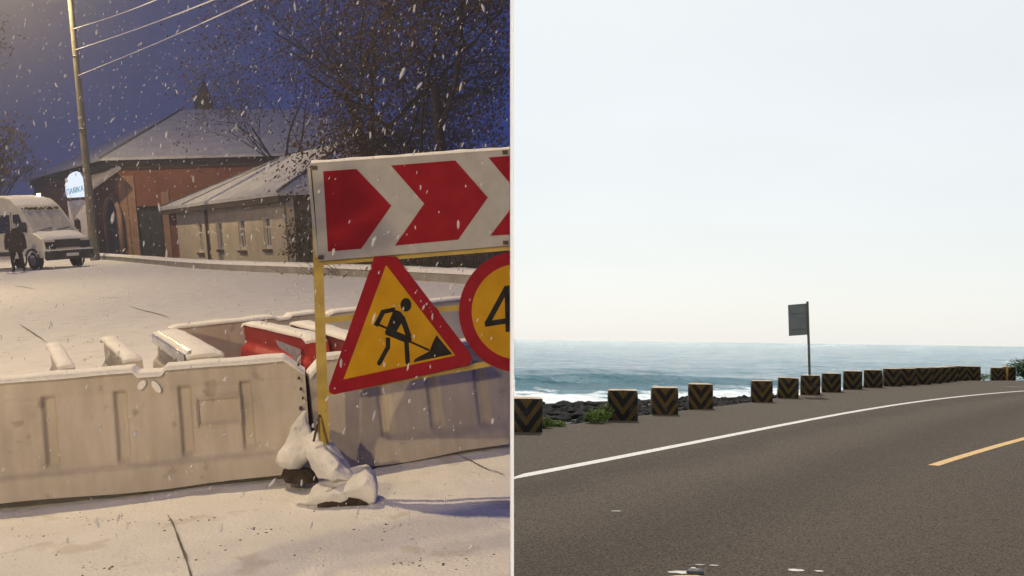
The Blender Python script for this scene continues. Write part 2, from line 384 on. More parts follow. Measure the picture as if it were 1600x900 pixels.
rf = t.nodes.new('ShaderNodeMapRange'); rf.inputs[3].default_value = .13; rf.inputs[4].default_value = .85; t.links.new(fm.outputs[0], rf.inputs[0]); t.links.new(rf.outputs[0], b.inputs['Roughness'])
n1 = t.nodes.new('ShaderNodeTexNoise'); n1.inputs['Scale'].default_value = .42; n1.inputs['Detail'].default_value = 8; n1.inputs['Roughness'].default_value = .62
mp1 = t.nodes.new('ShaderNodeMapping'); mp1.inputs['Scale'].default_value = (.7, 1.2, 1); mp1.inputs['Rotation'].default_value = (0, 0, R(-12)); t.links.new(tc.outputs['Object'], mp1.inputs[0]); t.links.new(mp1.outputs[0], n1.inputs['Vector'])
n2 = t.nodes.new('ShaderNodeTexNoise'); n2.inputs['Scale'].default_value = .045; n2.inputs['Detail'].default_value = 5; n2.inputs['Roughness'].default_value = .6
mp2 = t.nodes.new('ShaderNodeMapping'); mp2.inputs['Scale'].default_value = (.8, 1.0, 1); mp2.inputs['Rotation'].default_value = (0, 0, R(-15)); t.links.new(tc.outputs['Object'], mp2.inputs[0]); t.links.new(mp2.outputs[0], n2.inputs['Vector'])
bp0 = t.nodes.new('ShaderNodeBump'); bp0.inputs['Strength'].default_value = 1.0; bp0.inputs['Distance'].default_value = 5.0
t.links.new(n2.outputs['Fac'], bp0.inputs['Height'])
bp = t.nodes.new('ShaderNodeBump'); bp.inputs['Strength'].default_value = 1.0; bp.inputs['Distance'].default_value = 2.0; t.links.new(bp0.outputs[0], bp.inputs['Normal'])
t.links.new(n1.outputs['Fac'], bp.inputs['Height']); t.links.new(bp.outputs[0], b.inputs['Normal'])

# ------------------------------------------------------------------ sky shells and the white divider between the two places
# dusk sky of the street: closed shell round the left half, added unseen round the camera's back to keep daylight out
m_dusk = emis('dusk_sky', (.02, .03, .1), 1); t = m_dusk.node_tree; em = t.nodes['Emission']
gm = t.nodes.new('ShaderNodeNewGeometry'); vd = t.nodes.new('ShaderNodeVectorMath'); vd.operation = 'DISTANCE'; vd.inputs[1].default_value = (-66, 118, 48)
t.links.new(gm.outputs['Position'], vd.inputs[0])
rp = t.nodes.new('ShaderNodeValToRGB'); mr = t.nodes.new('ShaderNodeMapRange'); mr.inputs[1].default_value = 0; mr.inputs[2].default_value = 70
t.links.new(vd.outputs['Value'], mr.inputs[0]); t.links.new(mr.outputs[0], rp.inputs[0])
cr = rp.color_ramp; cr.interpolation = 'EASE'
cr.elements[0].position = .08; cr.elements[0].color = (.19, .145, .125, 1); cr.elements[1].position = 1; cr.elements[1].color = (.016, .036, .175, 1)
q = cr.elements.new(.40); q.color = (.038, .048, .138, 1)
q = cr.elements.new(.70); q.color = (.023, .041, .165, 1)
ns = t.nodes.new('ShaderNodeTexNoise'); ns.inputs['Scale'].default_value = .03; ns.inputs['Detail'].default_value = 4
t.links.new(gm.outputs['Position'], ns.inputs['Vector'])
ms_ = t.nodes.new('ShaderNodeMapRange'); ms_.inputs[3].default_value = .75; ms_.inputs[4].default_value = 1.25; t.links.new(ns.outputs['Fac'], ms_.inputs[0])
t.links.new(rp.outputs[0], em.inputs[0]); t.links.new(ms_.outputs[0], em.inputs[1])
m_dusk.cycles.emission_sampling = 'NONE'
YN, YF, XL, XR, YB = 3.40, 118.0, -95.0, 2.8, -48.0
e0, top0, top1 = -.0062, 4.4, 56.0
BOT = -7.0
mb = MB()
ZR = 13.0                                                                      # sky height over the camera and the near street
YK = 22.0                                                                      # from here on it climbs
def q4(*a): mb.add(a, [tuple(range(len(a)))])
q4((e0, YN, BOT), (e0, YF, BOT), (e0, YF, top1), (e0, YK, ZR), (e0, YN, ZR))
q4((e0, YF, BOT), (XL, YF, BOT), (XL, YF, top1), (e0, YF, top1))
q4((XL, YF, BOT), (XL, YB, BOT), (XL, YB, ZR), (XL, YK, ZR), (XL, YF, top1))
q4((XL, YB, BOT), (XR, YB, BOT), (XR, YB, ZR), (XL, YB, ZR))
q4((XR, YB, BOT), (XR, YN, BOT), (XR, YN, ZR), (XR, YB, ZR))
q4((e0, YN, 4.4), (XR, YN, 4.4), (XR, YN, ZR), (e0, YN, ZR))                   # unseen sheet over the opening to the sea road, added to block daylight
q4((XL, YB, ZR), (XR, YB, ZR), (XR, YN, ZR), (e0, YN, ZR), (e0, YK, ZR), (XL, YK, ZR))
q4((e0, YK, ZR), (e0, YF, top1), (XL, YF, top1), (XL, YK, ZR))
q4((XL, YB, BOT), (XL, YF, BOT), (e0, YF, BOT), (e0, YN, BOT), (XR, YN, BOT), (XR, YB, BOT))
o = mb.obj('sky', m_dusk, (0, 0, 0), None, CM); tag(o, kind='structure')
# hazy day sky on the other face of the divider
m_day = emis('day_haze', (.80, .83, .83), .95); m_day.cycles.emission_sampling = 'NONE'
mb = MB(); e1 = -.0034
mb.add([(e1, YN, BOT), (e1, YF, BOT), (e1, YF, top1), (e1, YK, ZR), (e1, YN, ZR)], [(4, 3, 2, 1, 0)])
o = mb.obj('sky', m_day, (0, 0, 0), None, CM); tag(o, kind='structure')
# white strip at the near end
m_white = mat('frosted_white_strip', (.86, .92, 1.0), (.9, .95, 1.0), 3, .6)
t, b = nodes(m_white); tr = t.nodes.new('ShaderNodeBsdfTranslucent'); tr.inputs[0].default_value = (.97, .97, .97, 1); ms = t.nodes.new('ShaderNodeMixShader'); ms.inputs[0].default_value = .55
t.links.new(b.outputs[0], ms.inputs[1]); t.links.new(tr.outputs[0], ms.inputs[2]); t.links.new(ms.outputs[0], t.nodes['Material Output'].inputs[0])
mb = MB().box((0, YN-.004, 2.0), (.0128, .0015, 4.6))
single('divider_strip', mb, m_white, (0, YN-.004, -.3), CM, 'thin white upright strip dividing the snowy street from the sea road', 'strip')

#==MAIN==
# ================================================================== RIGHT: THE SEA ROAD
# white edge line (photo pixels -> ground)
WL = [Wg(*p) for p in ((803, 746), (946, 718), (1077, 694.6), (1217.6, 664), (1338, 643), (1449, 626), (1519.5, 617.6), (1600, 611))]
d0 = (WL[1]-WL[0]).normalized(); d1 = (WL[-1]-WL[-2]).normalized()
WLx = [WL[0]-d0*14] + WL + [WL[-1]+d1*12+Vector((1.0, -.6, 0)), WL[-1]+d1*30+Vector((5, -4, 0)), WL[-1]+d1*60+Vector((20, -18, 0))]
def catmull(P, n):
    out = []
    for i in range(len(P)-1):
        p0, p1, p2, p3 = P[max(i-1, 0)], P[i], P[i+1], P[min(i+2, len(P)-1)]
        for k in range(n):
            t = k/n
            out.append(.5*((2*p1)+(p2-p0)*t+(2*p0-5*p1+4*p2-p3)*t*t+(3*p1-p0-3*p2+p3)*t**3))
    return out+[P[-1]]
import numpy as np
_cf = np.polyfit([p.x for p in WL], [p.y for p in WL], 4)
_xs = np.linspace(-2.5, WL[-1].x, 90)
CL = [Vector((float(x), float(np.polyval(_cf, x)) if x > -.2 else float(np.polyval(_cf, -.2)+(x+.2)*np.polyval(np.polyder(_cf), -.2)), 0)) for x in _xs]
CL += catmull([CL[-1]]+WLx[9:], 8)[1:]
def normals2(P):
    out = []
    for i in range(len(P)):
        d = (P[min(i+1, len(P)-1)]-P[max(i-1, 0)]).normalized(); out.append(Vector((-d.y, d.x, 0)))
    return out           # points to the sea side (left of travel)
NL = normals2(CL)
X0 = .032                # the road starts at the divider
# blocks: centre x, base y, left, right, top y
BL = [(821, 675, 623), (974, 657, 611), (1040, 647.5, 606), (1096.5, 638.5, 601), (1193, 628, 595), (1233.5, 622, 591), (1269, 616.5, 587), (1301.5, 612.5, 584),
      (1335, 608, 581), (1367, 605.5, 579), (1397, 603.3, 576.5), (1421, 602, 576.3), (1443, 600.6, 575.2), (1460, 599, 574.6), (1473, 597.5, 574), (1485, 596, 573), (1501, 594.6, 572.5),
      (1523, 594, 573), (1561, 593.3, 575), (1579, 592.6, 574)]
BP = [Wg(x, y) for x, y, _ in BL]
# road sheet: rows across from the sea-side edge to far right; columns along the line
edge = []
EDGEP = [BP[0]-d0*12+Vector((0, .25, 0))] + [p+Vector((-.12, .35, 0)) for p in (BP[0], BP[2], BP[4], BP[6], BP[9], BP[12], BP[16])] + [BP[17]+Vector((1.5, .4, 0)), BP[19]+Vector((4, .0, 0)), BP[19]+Vector((20, -2, 0)), BP[19]+Vector((60, -20, 0))]
EC = catmull(EDGEP, 12)
def seg_dist(p):
    best = 1e9; sg = 1
    for i in range(len(CL)-1):
        a = CL[i]; b_ = CL[i+1]; ab = b_-a
        t_ = max(0, min(1, (p-a).dot(ab)/ab.length_squared)); q = a+ab*t_
        dd = (p-q).length
        if dd < best:
            best = dd; c = ab.x*(p.y-a.y)-ab.y*(p.x-a.x); sg = -1 if c > 0 else 1
    return best*sg
rows = []; offs = []
ys = [2.0+i*.35 for i in range(0, 150)]
def edge_y(x):
    for i in range(len(EC)-1):
        if EC[i].x <= x <= EC[i+1].x:
            return lerp(EC[i].y, EC[i+1].y, (x-EC[i].x)/(EC[i+1].x-EC[i].x+1e-9))
    return EC[-1].y if x > EC[-1].x else EC[0].y
xs = [X0+.0+i*.30 for i in range(0, 100)]+[30.5+i*1.5 for i in range(20)]
for x in xs:
    ye = edge_y(x); r = []
    for k in range(60):
        y = lerp(1.0, ye, (k/59.0)); z = .0
        if y > ye-.15: z = -.015+N((x, y, 0), 3)*.012
        p = Vector((x, y, z)); r.append(p); offs.append(seg_dist(Vector((x, y, 0))))
    rows.append(r)
mb = MB().grid(rows); road = mb.obj('road', m_road, (0, 0, 0), None, WM); tag(road, kind='structure')
at_ = road.data.attributes.new('offset', 'FLOAT', 'POINT'); at_.data.foreach_set('value', offs)
recalc(road)
# painted lines (parts of the road)
def strip(path, nrm, wd, z, jit=0.0):
    rows = []
    for p, n in zip(path, nrm):
        j = N(p, 6)*jit
        rows.append([p+n*(wd/2+j)+Vector((0, 0, z)), p-n*(wd/2-j)+Vector((0, 0, z))])
        for q in rows[-1]: q.x = max(q.x, X0+.001)
    return MB().grid(rows, smooth=False)
sel = [(p, n) for p, n in zip(CL, NL) if p.x > X0+.001]
p_first = CL[0]
for i in range(len(CL)-1):
    if CL[i].x <= X0-.10 < CL[i+1].x:
        t_ = (X0-.10-CL[i].x)/(CL[i+1].x-CL[i].x); sel = [(lerp(CL[i], CL[i+1], t_), NL[i])]+[(p, n) for p, n in zip(CL, NL) if p.x > X0-.05]
o = strip([a for a, _ in sel], [n for _, n in sel], .17, .004, .006).obj('edge_line', m_whitepaint, (0, 0, 0), road); recalc(o)
o['label'] = 'long white edge line curving along the sea road'
ya, yb = Wg(1458, 727.5), Wg(1600, 682); dv = (yb-ya).normalized()
pts = [ya+dv*(i*.3) for i in range(22)]
pts = [p+Vector((dv.y, -dv.x, 0))*(.0035*i*i*.3*.3) for i, p in enumerate(pts)]
o = strip(pts, normals2(pts), .135, .004, .006).obj('centre_dash', m_yelpaint, (0, 0, 0), road); recalc(o); o['label'] = 'yellow centre dash on the near lane'
for (x, y, rx, ry, c) in ((1078, 903, .13, .07, m_yelpaint), (1068, 895, .10, .04, m_whitepaint), (1115, 884, .035, .025, m_dullpaint), (1094, 883, .04, .02, m_dullpaint), (1244, 891.5, .055, .04, m_whitepaint), (1280, 893, .03, .02, m_whitepaint),
                          (963, 799, .05, .03, m_dullpaint), (1588, 604.6, .5, .10, m_dullpaint),):
    c0 = Wg(x, y); n = 11
    mb = MB().add([c0+Vector((math.cos(a)*rx*(1+.4*N((a, x, 0), 1.3)), math.sin(a)*ry*(1+.4*N((a, y, 3), 1.3)), .004)) for a in [2*math.pi*k/n for k in range(n)]], [tuple(range(n))])
    mb.obj('paint_fleck', c, (0, 0, 0), road)
# road stud
c0 = Wg(1086, 896)
T = Thing('road_stud', 'small dark reflective road stud at the bottom edge of the road', 'road stud', c0, WM)
mb = MB(); rr = []
for h, r_ in ((0, .06), (.012, .058), (.022, .046), (.028, .02)): rr.append([c0+Vector((math.cos(a)*r_, math.sin(a)*r_*.9, h+.004)) for a in [2*math.pi*k/16 for k in range(17)]])
mb.grid(rr); mb.add(rr[-1][:16], [tuple(range(16))])
T.part('housing', mb, m_vandark)
T.part('reflector', MB().box(c0+Vector((-.012, .0, .032)), (.03, .028, .012)), m_whitepaint)

# guard blocks
def block_mesh(seed, w_=.575, h_=.565, d_=.46):
    bm = bmesh.new(); bmesh.ops.create_cube(bm, size=1)
    bmesh.ops.subdivide_edges(bm, edges=bm.edges[:], cuts=5, use_grid_fill=True)
    for v in bm.verts:
        x, y, z = v.co
        tp = 1.0-.025*(z+.5)
        p = Vector((x*w_*tp, y*d_*tp, (z+.5)*h_))
        onedge = sum(abs(q) > .49 for q in (x, y, z))
        if onedge >= 2:
            k = .012+.02*max(0, N(p, 7, seed))
            p -= Vector((math.copysign(k, x) if abs(x) > .49 else 0, math.copysign(k, y) if abs(y) > .49 else 0, k if z > .49 else 0))
        p += Vector((N(p, 5, seed+1), N(p, 5, seed+2), N(p, 5, seed+3)*(z+.5)))*.008
        if z < -.49: p.z = -.35
        v.co = p
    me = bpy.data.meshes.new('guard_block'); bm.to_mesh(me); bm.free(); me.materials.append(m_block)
    for p in me.polygons: p.use_smooth = False
    return me
meshes = [block_mesh(i*5+1) for i in range(4)]
ORD = ['first', 'second', 'third', 'fourth', 'fifth', 'sixth', 'seventh', 'eighth', 'ninth', 'tenth', 'eleventh', 'twelfth', 'thirteenth', 'fourteenth', 'fifteenth', 'sixteenth', 'seventeenth', 'eighteenth', 'nineteenth', 'twentieth']
EXTRA = {0: 'striped guard block cut by the white dividing strip', 1: 'large striped guard block with green weeds at its left foot', 4: 'striped guard block after the widest gap, left of the sign pole',
         6: 'striped guard block directly behind the sign pole', 7: 'striped guard block just right of the sign pole', 17: 'striped guard block standing alone near the bush, gaps on both sides', 18: 'striped guard block with yellow patch left of the bush', 19: 'last striped guard block, half hidden by the bush at the right'}
for i, (x, y, yt) in enumerate(BL):
    p = BP[i]; j = min(max(i, 1), len(BP)-2)
    tg = BP[j+1]-BP[j-1]; ang = math.atan2(tg.y, tg.x)
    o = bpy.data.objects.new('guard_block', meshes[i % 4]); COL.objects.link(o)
    hh = (y-yt)/F*(p.y)/.565
    phi = math.atan2(p.x, p.y); turn = -phi + (.06 if i < 10 else .16)
    hh *= 1.03+.05*N((i*2.3, 1, 0))
    o.matrix_world = Matrix.Translation(p+Vector((0, .2, 0))) @ Matrix.Rotation(.04*N((i*1.9, 5, 0)), 4, 'Y') @ Matrix.Rotation(turn + .05*N((i*1.7, 0, 0)), 4, 'Z') @ Matrix.Diagonal((hh*.98, 1, hh, 1))
    tag(o, EXTRA.get(i, '%s striped concrete guard block from the left along the sea road' % ORD[i]), 'guard block', 'striped guard blocks along the sea edge')

# sign seen from behind
pb = Wg(1266, 616); D = pb.y
T = Thing('road_sign', 'grey sign board seen from behind on a dark leaning pole by the sea', 'sign', pb, WM)
ptop = Wd(1261.5, 471, D)
T.part('pole', MB().tube([pb+Vector((0, 0, -.3)), pb, lerp(pb, ptop, .5), ptop], .038, 12), m_pole)
q = [Wd(1231.5, 476.5, D), Wd(1260, 474, D), Wd(1261.5, 523, D), Wd(1233, 525, D)]
pan = T.part('panel', MB().prism(q, Vector((.0, .025, 0))), m_signback)
ax_ = (q[1]-q[0]).normalized()
for f_ in (.28, .78):
    a = lerp(q[0], q[3], f_); b_ = lerp(q[1], q[2], f_)
    T.part('bracket', MB().box((a+b_)/2+Vector((.06, -.012, 0)), ((b_-a).length*.96, .02, .018), (ax_, Vector((0, 1, 0)), Vector((0, 0, 1)))), m_signback)

# shore: slope from road edge down to the water, dark gravel
SEA = -3.0
rows = []
for i, e_ in enumerate(EC):
    if e_.x < X0-2: continue
    d = (EC[min(i+1, len(EC)-1)]-EC[max(i-1, 0)]).normalized(); n = Vector((-d.y, d.x, 0))
    r = []
    for k, (u, z) in enumerate(((-.35, -.02), (0, -.02), (.5, -.1), (1.2, -.4), (2.5, -1.1), (6, -1.55), (12, -1.9), (20, -2.4), (31, -2.95), (38, -3.4), (40, -4.0), (60, -5))):
        p = e_+n*u
        # keep within the day side
        if p.x < X0: p = e_+Vector((0, 1, 0))*u*1.25; p.x = max(p.x, X0)
        p.z = z + (N(p, .6)*.22 if k > 2 else N(p, 4)*.02*(k > 1))
        r.append(p)
    rows.append(r)
o = MB().grid(rows).obj('shore', m_shore, (0, 0, 0), None, WM); tag(o, kind='structure'); recalc(o)
# rocks: one mass nobody could count
random.seed(11)
ico = bmesh.new(); bmesh.ops.create_icosphere(ico, subdivisions=1, radius=1); IV = [v.co.copy() for v in ico.verts]; IF = [[v.index for v in f.verts] for f in ico.faces]; ico.free()
mb = MB()
for k in range(4600):
    i = random.randrange(8, len(EC)-14); e_ = lerp(EC[i], EC[i+1], random.random())
    u = .7+random.random()**1.1*27 if k % 2 else random.uniform(13, 29)
    d = (EC[i+1]-EC[i-1]).normalized(); n = Vector((-d.y, d.x, 0)); p = e_+n*u
    if p.x < X0+.6: p = e_+Vector((0, 1.25*u, 0)); p.x = max(p.x+random.random()*9, X0+.7)
    zz = interp(((-.5, -.02), (.5, -.1), (1.2, -.4), (2.5, -1.1), (6, -1.55), (12, -1.9), (20, -2.4), (31, -2.95), (38, -3.4)), u)
    if p.y < edge_y(p.x)+.45: continue
    s_ = random.uniform(.10, .26)*(1+u/45) if k % 2 else random.uniform(.15, .40)
    sc = Vector((random.uniform(.8, 1.7), random.uniform(.7, 1.3), random.uniform(.45, 1.0)))*s_
    rm = Matrix.Rotation(random.random()*6.28, 3, 'Z')
    mb.add([p+Vector((0, 0, zz+s_*.32))+rm @ Vector((v.x*sc.x*(1+.35*N(v, 1.5, k)), v.y*sc.y*(1+.35*N(v, 1.5, k+.3)), v.z*sc.z*(1+.3*N(v, 1.5, k+.7)))) for v in IV], IF)
o = mb.obj('shore_rocks', m_rock, (0, 0, 0), None, WM); tag(o, 'jagged black rocks between the guard blocks and the surf', 'rocks', kind='stuff')

# sea: sheet to the horizon with swell, breaking wave and foam apron
rows = []; foam = []
ND = 420; NA = 330
ds = []; d_ = 34.0
while d_ < 9000:
    ds.append(d_); d_ *= 1.0 + (.0052 if d_ < 260 else .013 if d_ < 900 else .06)
for d_ in ds:
    r = []
    for k in range(NA):
        a = math.tan(R(-1+ (k/(NA-1.0))*34)); x = X0+.3 + max(0, d_*math.tan(R((k/(NA-1.0))*33))); y = d_
        z = SEA; fo = 0
        # swell
        amp = min(1, max(0, (d_-45)/60.0))
        if d_ < 900:
            z += (N((x*.05, y*.11, 0), 1)*.30 + N((x*.16, y*.33, 2), 1)*.12 + N((x*.5, y*.9, 5), 1)*.05)*amp
        # breaking wave, strongest at the left
        yc = 103 + x*.42 + 2.5*N((x*.05, 0, 9))
        t_ = y-yc
        wa = (1.0 if x < 12 else 1.0*math.exp(-((x-12)/16.0)**2)) + .38*max(0, N((x*.06, 3, 3)))
        if t_ < 0: prof = math.exp(-(t_/1.5)**2)
        else: prof = math.exp(-(t_/5.5)**2)
        z += wa*prof
        yc2 = 139+x*.5+3*N((x*.04, 7, 1)); t2 = y-yc2; z += .55*max(0, .35+N((x*.045, 4, 8)))*math.exp(-(t2/3.0)**2)
        # foam: apron between the shore and the wave
        g = y-(yc-4.5)
        if g < 0: fo = min(.56, .28+(-g)*.018)
        fo = max(fo, .40*math.exp(-((t_+4.6)/1.5)**2)*(1-.25*min(1, wa)))
        if x > 26: fo = max(fo, .46*math.exp(-((y-(yc+6))/7)**2)*max(0, .4+1.6*N((x*.07, y*.1, 4))))
        r.append(Vector((x, y, z))); foam.append(fo)
    rows.append(r)
sea = MB().grid(rows).obj('sea', m_sea, (0, 0, 0), None, WM); tag(sea, kind='structure')
at_ = sea.data.attributes.new('foam', 'FLOAT', 'POINT'); at_.data.foreach_set('value', foam); recalc(sea)

# weeds and bush
def leafball(mb, c, rx, ry, rz, n, size, seed, up=.4):
    random.seed(seed)
    for k in range(n):
        while True:
            v = Vector((random.uniform(-1, 1), random.uniform(-1, 1), random.uniform(-1, 1)))
            if .35 < v.length < 1: break
        v *= .8+.35*N(v, 2.2, seed)
        p = Vector(c)+Vector((v.x*rx, v.y*ry, v.z*rz))
        nrm = (v+Vector((random.uniform(-1, 1), random.uniform(-1, 1), random.uniform(-.3, 1)))*.8).normalized()
        u = nrm.orthogonal().normalized(); u = Matrix.Rotation(random.random()*6.28, 3, nrm) @ u; w2 = nrm.cross(u); s_ = size*random.uniform(.6, 1.3)
        mb.add([p-u*s_, p+w2*s_*.42+nrm*s_*.1, p+u*s_, p-w2*s_*.42+nrm*s_*.1], [(0, 1, 2, 3)])
def weed(px, py, w_, h_, n, label, seed, lm=m_leaf):
    c = Wg(px, py)+Vector((0, .3, 0))
    T = Thing('weed', label, 'weed', c, WM, 'weeds at the road edge')
    mb = MB(); leafball(mb, c+Vector((0, 0, h_*.45)), w_/2, w_*.4, h_*.5, n, .045, seed); T.part('foliage', mb, lm, fix=False)
    mb = MB(); random.seed(seed)
    for k in range(9):
        a = random.random()*6.28; mb.tube([c+Vector((0, 0, -.05)), c+Vector((math.cos(a)*w_*.2, math.sin(a)*w_*.15, h_*.5)), c+Vector((math.cos(a)*w_*.4, math.sin(a)*w_*.3, h_*.85))], [.007, .005, .002], 4)
    T.part('stem', mb, m_stem)
weed(851, 671, .42, .22, 170, 'low green weeds right of the leftmost guard block', 3)
weed(872, 668.5, .38, .12, 90, 'sparse low weeds between the first two guard blocks', 4)
weed(934, 663, .62, .30, 260, 'bright green weeds left of the second guard block', 5)
weed(948, 660, .34, .42, 150, 'taller weed leaning against the second guard block', 6)
weed(1541, 594, 1.0, .36, 220, 'small green tuft between two guard blocks near the bush', 8)
c = Wg(1602, 593.5)
T = Thing('bush', 'dense dark green bush at the right edge beyond the road', 'bush', c, WM)
mb = MB(); leafball(mb, c+Vector((.25, .5, .52)), .85, .8, .62, 1500, .06, 21); leafball(mb, c+Vector((.9, .6, .95)), .7, .7, .55, 900, .06, 22)
T.part('foliage', mb, m_leafdark, fix=False)
mb = MB(); random.seed(5)
for k in range(14):
    a = random.random()*6.28; mb.tube([c+Vector((.4, .5, -.1)), c+Vector((.4+math.cos(a)*.4, .5+math.sin(a)*.35, .6)), c+Vector((.5+math.cos(a)*.7, .5+math.sin(a)*.6, 1.1))], [.02, .013, .004], 5)
T.part('branches', mb, m_stem)
pp = Wg(1575, 593)
single('marker_post', MB().tube([pp+Vector((0, .1, -.1)), pp+Vector((0, .1, .5)), pp+Vector((0, .1, .72))], [.05, .05, .035], 8), m_yelpaint, pp, WM, 'short thin orange marker post in front of the last guard blocks', 'post')
# ================================================================== LEFT: THE SNOWY STREET AT DUSK
XC = -.008               # keep the street on its side of the divider (image axes x)
def xmax(Y, Z=0.0, m=XC):   # L x for which image-axis x equals m
    q = A3 @ Vector((0, Y, Z-HL)); return (m-q.x)/A3[0][0]
VZ = -.55
# --- kerb line
KP = [Lg(*p) for p in ((30, 398), (147, 404.5), (300, 419), (490, 429), (610, 436), (727, 443.5), (797, 448))]
k0 = (KP[0]-KP[1]).normalized(); KP = [KP[0]+k0*30] + KP
KC = catmull(KP, 8)
kerbY = sorted([(p.x, p.y) for p in KC])
# --- street snow
xs = [-62, -50, -42, -36, -32]+[-29+i*.5 for i in range(40)]
x_ = -9.0
while x_ < -3.6: xs.append(x_); x_ += .12
while x_ < -.03: xs.append(x_); x_ += .022
xs.append(0)
ts = []
def rut(x, y):
    # packed tracks and scuffs
    return -.012*math.exp(-((x+.38*y-.6)/.10)**2)*(y < 6) 
def gz(X, y):
    z = N((X, y, 0), 1.1)*.018 + N((X, y, 3), 4.5)*.006 + N((X, y, 5), 14)*.003 + N((X, y, 7), 31)*.0018
    z += .009*N((X*.5+y*.2, y*2.6-X*.9, 8), 1)          # scuffs across the foreground
    f_ = N((X*.25+3, (y-.28*X)*1.9, 21), 1); z += .016*max(0, f_-.15)   # shovel ridges
    return z
rows = []
NR = 250
for i, x in enumerate(xs):
    r = []
    ymx = interp(kerbY, x)
    for k in range(NR):
        t_ = k/(NR-1.0)
        y = -46+48.3*(t_/.08)**.35 if t_ < .08 else (2.3+3.6*(t_-.08)/.62 if t_ < .70 else lerp(5.9, ymx, ((t_-.70)/.30)**1.6))
        X = xmax(y) if i == len(xs)-1 else min(x, xmax(y)-.0005*(len(xs)-i))
        z = gz(X, y)*(1 if y < 6.5 else .6)
        r.append(Vector((X, y, z)))
    rows.append(r)
street = MB().grid(rows).obj('street', m_snow, (0, 0, 0), None, LM); tag(street, kind='structure'); recalc(street)
# dark slab joints where the snow has sunk in (thin grooves)
m_joint = mat('wet_joint', (.10, .09, .08), (.22, .20, .18), 9, .8)
def crack(pix, wd, seed):
    P = [Lg(*p) for p in pix]; P = catmull(P, 8); rows = []
    nl = normals2(P); n_ = len(P)
    for i, (p, n) in enumerate(zip(P, nl)):
        ww = wd*math.sin(math.pi*min(1, max(0.06, (i+.5)/n_)))*(.7+.6*N(p, 9, seed))
        z = gz(p.x, p.y)*(1 if p.y < 6.5 else .6)+.006
        rows.append([p+n*ww+Vector((0, 0, z)), p-n*ww*.6+Vector((0, 0, z))])
    o = MB().grid(rows, smooth=False).obj('slab_joint', m_joint, (0, 0, 0), street); recalc(o)
crack([(262, 806), (272, 828), (284, 858), (297, 898), (302, 915)], .010, 1)
crack([(708, 709), (735, 722), (765, 738), (790, 748)], .008, 2)
crack([(28, 506), (50, 520), (73, 536)], .020, 3)
crack([(199, 478), (235, 488), (268, 497)], .022, 4)
crack([(20, 446), (55, 452)], .03, 5); crack([(153, 466), (193, 465)], .03, 6)
# gravel specks kicked up through the snow
random.seed(4); mb = MB()
CLU = [(random.uniform(0, 780), random.uniform(800, 900)) for q in range(9)]
for k in range(380):
    x, y = random.uniform(0, 790), random.uniform(740, 905)
    if k % 3:
        cx_, cy_ = random.choice(CLU); x = random.gauss(cx_, 22); y = random.gauss(cy_, 4)
    if k > 300: y = random.uniform(430, 540)
    p = Lg(x, y)
    if p.y > 4.9 and k <= 300: continue
    s_ = random.choice((.0014, .0018, .0022, .003, .005))*(1 if k <= 300 else 2.2)
    z = gz(p.x, p.y)*(1 if p.y < 6.5 else .6)
    mb.add([p+Vector((v.x*s_*random.uniform(.7, 1.6), v.y*s_*random.uniform(.7, 1.4), z+v.z*s_*.6)) for v in IV], IF)
o = mb.obj('grit', m_darkhole, (0, 0, 0), None, LM); tag(o, 'dark grit specks scattered on the trodden snow', 'grit', kind='stuff')

# --- kerb with snow on its top
rows = []; rows2 = []
nk = normals2(KC)
for p, n in zip(KC, nk):
    n = n if n.y > 0 else -n
    if p.x > -.02: p = Vector((xmax(p.y)-.002, p.y, 0))
    h = .17
    rows.append([p+Vector((0, 0, -.3)), p+Vector((0, 0, h)), p+n*.03+Vector((0, 0, h+.03)), p+n*.30+Vector((0, 0, h+.03)), p+n*.32+Vector((0, 0, VZ-.2))])
    hh = h+.032
    rows2.append([p-n*.02+Vector((0, 0, hh-.03)), p+n*.02+Vector((0, 0, hh+.05+.02*N(p, 2))), p+n*.2+Vector((0, 0, hh+.07+.02*N(p, 2, 3))), p+n*.36+Vector((0, 0, hh-.03))])
for rr4 in (rows, rows2):
    for rw in rr4:
        for q in rw: q.x = min(q.x, xmax(q.y, q.z, -.012))
kerb = MB().grid(rows, smooth=False).obj('kerb', m_kerb, (0, 0, 0), None, LM); tag(kerb, kind='structure'); recalc(kerb)
o = MB().grid(rows2).obj('snow_ridge', m_snowcap, (0, 0, 0), kerb); recalc(o)
# --- lower ground beyond the kerb
rows = []
for i in range(len(KC)):
    p = KC[i]; n = nk[i] if nk[i].y > 0 else -nk[i]; r = []
    for u in (.3, 1, 2.5, 5, 9, 15, 25, 40, 70):
        q = p+n*u; q.z = VZ + N(q, .5)*.06
        q.x = min(q.x, xmax(q.y, q.z, -.012))
        r.append(q)
    rows.append(r)
o = MB().grid(rows).obj('verge', m_verge, (0, 0, 0), None, LM); tag(o, kind='structure'); recalc(o)

# ------------------------------------------------------------------ street lamps (real luminaires)
def street_lamp(foot, head, label, energy, power_col=(1, .80, .56), r0=.14, vis=True, rad=.14, group='street lamps', spot=None):
    T = Thing('street_lamp', label, 'street lamp', foot, LM, group)
    d = (head-foot)
    T.part('pole', MB().tube([foot+Vector((0, 0, -.5)), foot, lerp(foot, head, .5), head], [r0, r0, r0*.8, r0*.55], 14), m_concrete)
    return T
